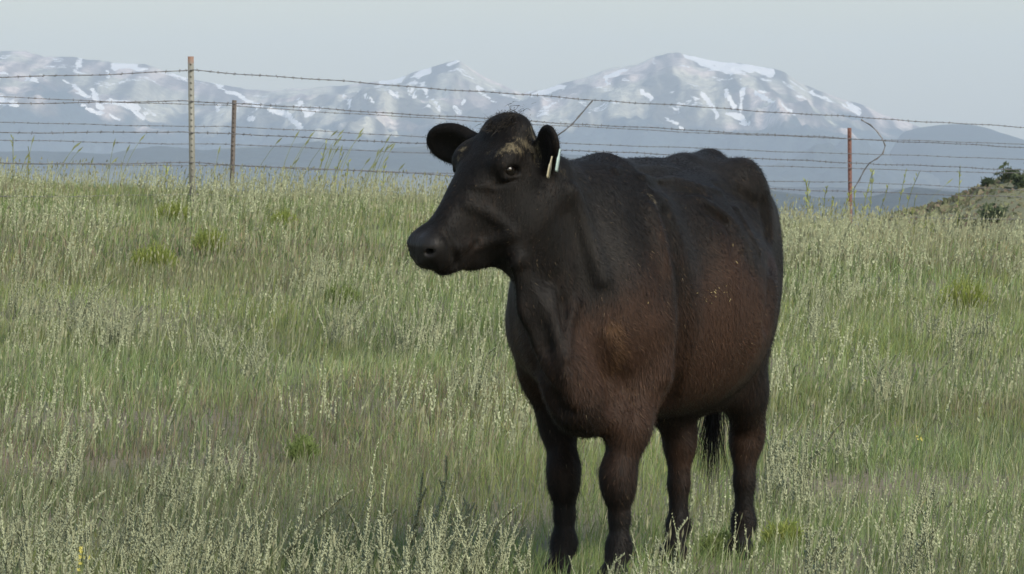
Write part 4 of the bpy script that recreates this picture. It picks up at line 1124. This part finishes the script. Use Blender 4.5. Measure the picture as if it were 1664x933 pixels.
build_stuff('sage_growth', [sage_mass(1900, 12.5, 20, .10, .22, .0056), sage_mass(4600, 20, 32, .14, .30, .0070), sage_mass(7500, 32, 52, .18, .36, .0095)], sage_m, 'mass of pale silvery sage stalks covering the upper slope')

# ---- green shrubs
def tuft_mesh(seed, w, h, n, cols, blade=.004, spread=.8):
    r = np.random.default_rng(seed); V_, T_, C_ = [], [], []
    for i in range(n):
        a = r.uniform(0, 6.28); q = math.sqrt(r.random()); bx_, by_ = .30 * w * q * math.cos(a), .30 * w * q * math.sin(a)
        hh = h * r.uniform(.55, 1.05) * math.sqrt(max(.15, 1 - .75 * q * q)); tx, ty = .5 * w * q * math.cos(a) * spread / .8 + r.normal(0, .02), .5 * w * q * math.sin(a) + r.normal(0, .02)
        t0 = r.uniform(.0, .55)
        b = np.array([bx_ + (tx - bx_) * t0, by_ + (ty - by_) * t0, hh * t0 - .01]); t = np.array([tx, ty, hh]); m = (b + t) / 2 + np.array([r.normal(0, .01), r.normal(0, .01), .02 * h])
        an = r.normal(0, .8); s = np.array([math.cos(an), math.sin(an), 0]) * blade * r.uniform(.7, 1.3) / 2
        k = len(V_); V_ += [b - s, b + s, m - s * 1.2, m + s * 1.2, t]; T_ += [(k, k + 1, k + 3), (k, k + 3, k + 2), (k + 2, k + 3, k + 4)]
        c = np.array(cols[r.integers(len(cols))]) * r.uniform(.75, 1.25); C_ += [c] * 5
        for j in range(2):                                  # narrow leaves off the twig
            p = b + (t - b) * r.uniform(.3, 1); d = r.normal(0, 1, 3); d[2] = abs(d[2]) + .5; d /= np.linalg.norm(d); l = r.uniform(.012, .03); s2 = np.cross(d, (.2, 1, .1)); s2 /= np.linalg.norm(s2)
            k = len(V_); V_ += [p - s2 * blade * .5, p + s2 * blade * .5, p + d * l]; T_.append((k, k + 1, k + 2)); C_ += [c * r.uniform(.85, 1.2)] * 3
    me = make_mesh('shrub', V_, tris=T_); color_attr(me, 'col', C_); return me
YG = [(.22, .27, .065), (.25, .28, .08), (.17, .22, .055)]
DG = [(.15, .20, .065), (.17, .22, .07)]
for i, (x, y, w_, h_, cols, lab) in enumerate([
        (250, 446, 84, 50, YG, 'broad bright green rabbitbrush mound, lower of two on the slope'), (340, 416, 58, 46, YG, 'narrow bright green rabbitbrush just above a broader mound'),
        (1568, 512, 92, 60, YG, 'large rounded yellow-green rabbitbrush bush behind pale sage stalks'), (1503, 396, 56, 38, YG, 'small green bush on the crest below the knoll'),
        (492, 752, 46, 42, DG, 'small dark green leafy tuft in the grey grass'), (282, 362, 66, 34, YG, 'low yellow-green bush near the pale fence post'),
        (1275, 892, 76, 44, YG, 'low green grass clump beside the hind hoof'), (1180, 905, 90, 42, DG, 'green grass clump between the hind feet'), (460, 376, 50, 34, YG, 'low green bush on the upper slope beyond the mounds'),
        (1650, 425, 60, 36, YG, 'yellow-green clump on the slope beside the rusty grass'), (555, 495, 60, 30, DG, 'low dark green patch of leaves on the slope'), (20, 318, 60, 34, YG, 'bright green clump on the crest far from the posts')]):
    g = ground_hit(x, y); s = g[1] / FPX
    me = tuft_mesh(300 + i, w_ * s, h_ * s * 1.12, 520 if y < 600 else 380, cols, .0048 if g[1] > 20 else .0036)
    o = link('green_shrub', me, shrub_m); o.location = g; tag(o, lab, 'bush')
# ---- yellow flowers
fy_m = simple_mat('yellow_petals', (.36, .33, .06), .6, .2, 80)
st_m = simple_mat('flower_stem', (.12, .16, .05), .7, .2, 40)
for i, (x, y, hpx, lab, nfl) in enumerate([(133, 985, 90, 'tall yellow-flowered spike among crowded sage stalks', 9), (906, 915, 62, 'yellow-flowered weed beside the front hoof', 8), (1271, 560, 34, 'single yellow flower behind the cow\'s flank', 2), (1495, 735, 26, 'small patch of yellow flowers low in the grass', 4), (1408, 640, 22, 'tiny yellow flower in the open grass', 2)]):
    g = ground_hit(x, y); s = g[1] / FPX; h = hpx * s; r = np.random.default_rng(60 + i)
    root = bpy.data.objects.new('wildflower', None); COL.objects.link(root); root.location = g; tag(root, lab, 'flower')
    vs, qs = tube([(0, 0, -.01), (.01 * h, 0, h * .4), (-.02 * h, .01, h * .75), (.02 * h, 0, h)], .0022, 4); link('stem', make_mesh('flower_stem', vs, quads=qs), st_m, root)
    for j in range(nfl):
        c = np.array([r.normal(0, .012), r.normal(0, .010), h * r.uniform(.62, 1.04) if nfl > 2 else h * r.uniform(.9, 1.02)]); V_, T_ = [(0, 0, 0)], []
        for p_ in range(6):
            a = p_ * math.pi / 3; rr_ = r.uniform(.005, .009)
            k = len(V_); V_ += [(rr_ * math.cos(a - .4) * .7, rr_ * math.sin(a - .4) * .7, .002), (rr_ * math.cos(a), rr_ * math.sin(a), .005), (rr_ * math.cos(a + .4) * .7, rr_ * math.sin(a + .4) * .7, .002)]; T_ += [(0, k, k + 1), (0, k + 1, k + 2)]
        o = link('flower_head', make_mesh('flower_head', V_, tris=T_), fy_m, root); o.location = c; o.rotation_euler = (r.uniform(.5, 1.4), r.normal(0, .4), r.normal(0, .6))
# ---- tall weeds and grass along the fence line
def weed_mesh(seed, h, leafy, col, lean):
    r = np.random.default_rng(seed); V_, T_, C_ = [], [], []
    path = [np.array([lean * t * t * h + r.normal(0, .006), r.normal(0, .01), t * h - .01]) for t in np.linspace(0, 1, 6)]
    vs, qs = tube(path, .0042, 3); V_ += vs; T_ += [(q[0], q[1], q[2]) for q in qs] + [(q[0], q[2], q[3]) for q in qs]; C_ += [np.array(col) * .8] * len(vs)
    path = np.array(path)
    for i in range(leafy):
        t = r.uniform(.25, 1); f = t * 5; k = min(int(f), 4); c = path[k] + (path[k + 1] - path[k]) * (f - k); a = r.uniform(0, 6.28)
        d = np.array([math.cos(a) * .6, math.sin(a) * .6, 1.]); d /= np.linalg.norm(d); l = r.uniform(.03, .07); s = np.cross(d, (.1, 1, .2)); s /= np.linalg.norm(s); w = .006
        q = len(V_); V_ += [c, c + d * l * .5 + s * w, c + d * l, c + d * l * .5 - s * w]; T_ += [(q, q + 1, q + 2), (q, q + 2, q + 3)]; C_ += [np.array(col) * r.uniform(.85, 1.25)] * 4
    me = make_mesh('weed', V_, tris=T_); color_attr(me, 'col', C_); return me
wcol = (.34, .38, .13)
for i, (x, ytop, ybase, d, leafy, lean) in enumerate([(1310, 292, 372, 50, 14, .05), (1335, 300, 374, 50, 12, .1), (1318, 290, 374, 49, 16, -.1), (1366, 305, 376, 50, 18, .2), (1400, 275, 374, 51, 22, .15), (1412, 278, 376, 51, 18, .05), (1425, 300, 376, 50, 14, .2), (1456, 280, 378, 52, 18, .12), (1466, 278, 378, 52, 16, .2), (1556, 268, 386, 52, 7, .03), (1348, 318, 376, 49, 18, .1), (1390, 310, 376, 49, 18, -.05), (22, 222, 352, 46, 7, 0), (46, 236, 352, 46, 6, .02), (515, 232, 352, 47, 12, .15), (540, 245, 354, 46, 12, .2), (560, 262, 354, 46, 10, .1), (1480, 320, 382, 49, 10, .1), (268, 268, 352, 46, 9, .05), (620, 262, 356, 47, 9, .1)]):
    p = px(x, ybase, d); z = float(ground_z(p[0], p[1])); top = px(x, ytop, d)[2]
    o = link('tall_weed', weed_mesh(500 + i, top - z, leafy, np.array(wcol) * (.8 + .35 * gr.random()), lean), weed_m); o.location = (p[0], p[1], z)
    tag(o, 'thin leafy yellow-green weed standing up against the fence wires', 'weed', 'leafy weeds along the fence')
for i, (x, n, hp, d, lab) in enumerate([(548, 26, 150, 52, 'clump of tall leaning grass blades rising against the fence wires'), (1600, 9, 150, 56, 'few tall bare grass stems beyond the wires above the knoll'), (150, 10, 120, 52, 'loose tuft of leaning grass beyond the fence wires near the pale post'), (1500, 8, 110, 56, 'thin grass stems between the rust-red post and the knoll')]):
    r = np.random.default_rng(700 + i); g0 = px(x, 360, d); z0 = float(ground_z(g0[0], g0[1]))
    root = bpy.data.objects.new('tall_grass_clump', None); COL.objects.link(root); root.location = (g0[0], g0[1], z0); tag(root, lab, 'tall grass')
    for j in range(n):
        V_, T_, C_ = [], [], []
        b = np.array([r.normal(0, .42), r.normal(0, .3), -.02]); h = hp * d / FPX * r.uniform(.6, 1.05); ln = r.uniform(.1, .5); col = np.array([.22, .25, .13]) * r.uniform(.7, 1.2)
        b[2] += float(ground_z(g0[0] + b[0], g0[1] + b[1])) - z0
        for t in np.linspace(0, 1, 6):
            p = b + np.array([ln * h * t * t, 0, h * t * (1 - .12 * t)]); w = .0055 * (1 - .75 * t)
            k = len(V_); V_ += [p - np.array([w, 0, 0]), p + np.array([w, 0, 0])]; C_ += [col] * 2
            if t > 0: T_ += [(k - 2, k - 1, k + 1), (k - 2, k + 1, k)]
        e = b + np.array([ln * h, 0, h * .88]); dr = np.array([2 * ln, 0, .76]); dr /= np.linalg.norm(dr); s = np.array([dr[2], 0, -dr[0]]) * .010
        k = len(V_); V_ += [e - dr * .09, e - dr * .04 + s, e + dr * .02, e - dr * .04 - s]; C_ += [col * 1.2] * 4; T_ += [(k, k + 1, k + 2), (k, k + 2, k + 3)]
        me = make_mesh('grass_stem', V_, tris=T_); color_attr(me, 'col', C_); link('stem', me, weed_m, root)
# ---- dark bushes on the knoll
bk_m = leaf_mat('juniper_leaves')
for i, (x, y, wpx, hpx, d) in enumerate([(1640, 297, 46, 30, 148), (1615, 314, 56, 34, 143), (1578, 328, 36, 22, 141), (1548, 336, 30, 18, 140), (1522, 344, 26, 16, 140), (1662, 305, 40, 30, 146), (1500, 350, 22, 13, 139), (1600, 334, 28, 16, 137), (1690, 296, 50, 34, 150), (1640, 330, 34, 20, 137), (1565, 338, 18, 11, 138), (1535, 345, 20, 10, 138), (1585, 343, 22, 12, 136), (1625, 341, 20, 12, 135), (1655, 340, 24, 14, 135), (1560, 326, 18, 10, 144), (1605, 306, 22, 12, 149), (1625, 326, 20, 12, 139), (1512, 352, 18, 10, 137)]):
    p = px(x, y, d); zb = knoll_z(p[0], p[1]); s = d / FPX; w, h = wpx * s, hpx * s; r = np.random.default_rng(800 + i); V_, T_, C_ = [], [], []
    root = bpy.data.objects.new('juniper_bush', None); COL.objects.link(root); root.location = (p[0], p[1], zb)
    for j in range(420):
        q = r.normal(0, 1, 3); q /= np.linalg.norm(q); q *= r.random() ** .4; lump = .8 + .25 * math.sin(5 * q[0] + i) * math.cos(4 * q[2] + 2 * i)
        c = np.array([q[0] * w / 2, q[1] * w / 2, (q[2] * .5 + .5) * h]) * lump; l = .05
        a_, b_ = r.normal(0, l, 3), r.normal(0, l, 3); k = len(V_); V_ += [c, c + a_, c + b_, c + a_ + b_]; T_ += [(k, k + 1, k + 3), (k, k + 3, k + 2)]; C_ += [np.array([.075, .10, .05]) * r.uniform(.6, 1.4)] * 4
    me = make_mesh('juniper_foliage', V_, tris=T_); color_attr(me, 'col', C_); link('foliage', me, bk_m, root)
    vs, qs = tube([(0, 0, -.15), (.02, 0, h * .25), (0, .02, h * .6)], .04, 5); link('trunk', make_mesh('juniper_trunk', vs, quads=qs), st_m, root)
    tag(root, 'dark green juniper bush on the scrubby knoll beyond the fence', 'bush', 'juniper bushes on the knoll')
# low scrub and dry grass all over the knoll
kr = np.random.default_rng(77); n = 6500
X0 = kr.uniform(kn_x[4], kn_x[80], n); Y0 = kr.uniform(128, 152, n); Z0 = np.array([knoll_z(a_, b_) for a_, b_ in zip(X0, Y0)]) - .03
h = kr.uniform(.05, .17, n); w = kr.uniform(.02, .06, n); b = np.stack([X0, Y0, Z0], 1); sx_ = np.stack([w, kr.normal(0, .03, n), 0 * w], 1)
V_ = np.stack([b - sx_, b + sx_, b + np.stack([kr.normal(.02, .06, n), kr.normal(0, .05, n), h], 1), b + np.stack([kr.normal(.1, .05, n), kr.normal(0, .05, n), h * .7], 1)], 1).reshape(-1, 3); k = np.arange(n)[:, None] * 4
cc = np.stack([np.array([.17, .185, .10]), np.array([.23, .22, .135]), np.array([.13, .15, .085]), np.array([.22, .18, .13])])[kr.integers(0, 4, n)] * kr.uniform(.7, 1.25, (n, 1))
build_stuff('knoll_scrub', [(V_, np.concatenate([k + np.array([[0, 1, 2]]), k + np.array([[1, 3, 2]])], 1).reshape(-1, 3), np.repeat(cc, 4, 0))], grass_m, 'rough low scrub covering the knoll')
# ---------------------------------------------------------------- the air
hz = bpy.data.materials.new('haze_air'); hz.use_nodes = True
N = hz.node_tree.nodes; L = hz.node_tree.links
for n_ in list(N): N.remove(n_)
out = N.new('ShaderNodeOutputMaterial'); pv = N.new('ShaderNodeVolumePrincipled')
pv.inputs['Color'].default_value = (.69, .82, 1.0, 1); pv.inputs['Density'].default_value = 8.8e-5; pv.inputs['Anisotropy'].default_value = .0
L.new(pv.outputs[0], out.inputs['Volume'])
lo = (-9600, -200, -24); hi = (9600, 16500, 620)
vs = [(x, y, z) for z in (lo[2], hi[2]) for (x, y) in ((lo[0], lo[1]), (hi[0], lo[1]), (hi[0], hi[1]), (lo[0], hi[1]))]
me = make_mesh('haze', vs, quads=[(0, 3, 2, 1), (4, 5, 6, 7), (0, 1, 5, 4), (1, 2, 6, 5), (2, 3, 7, 6), (3, 0, 4, 7)])
tag(link('haze', me, hz), 'pale bluish haze in the air', kind='stuff')
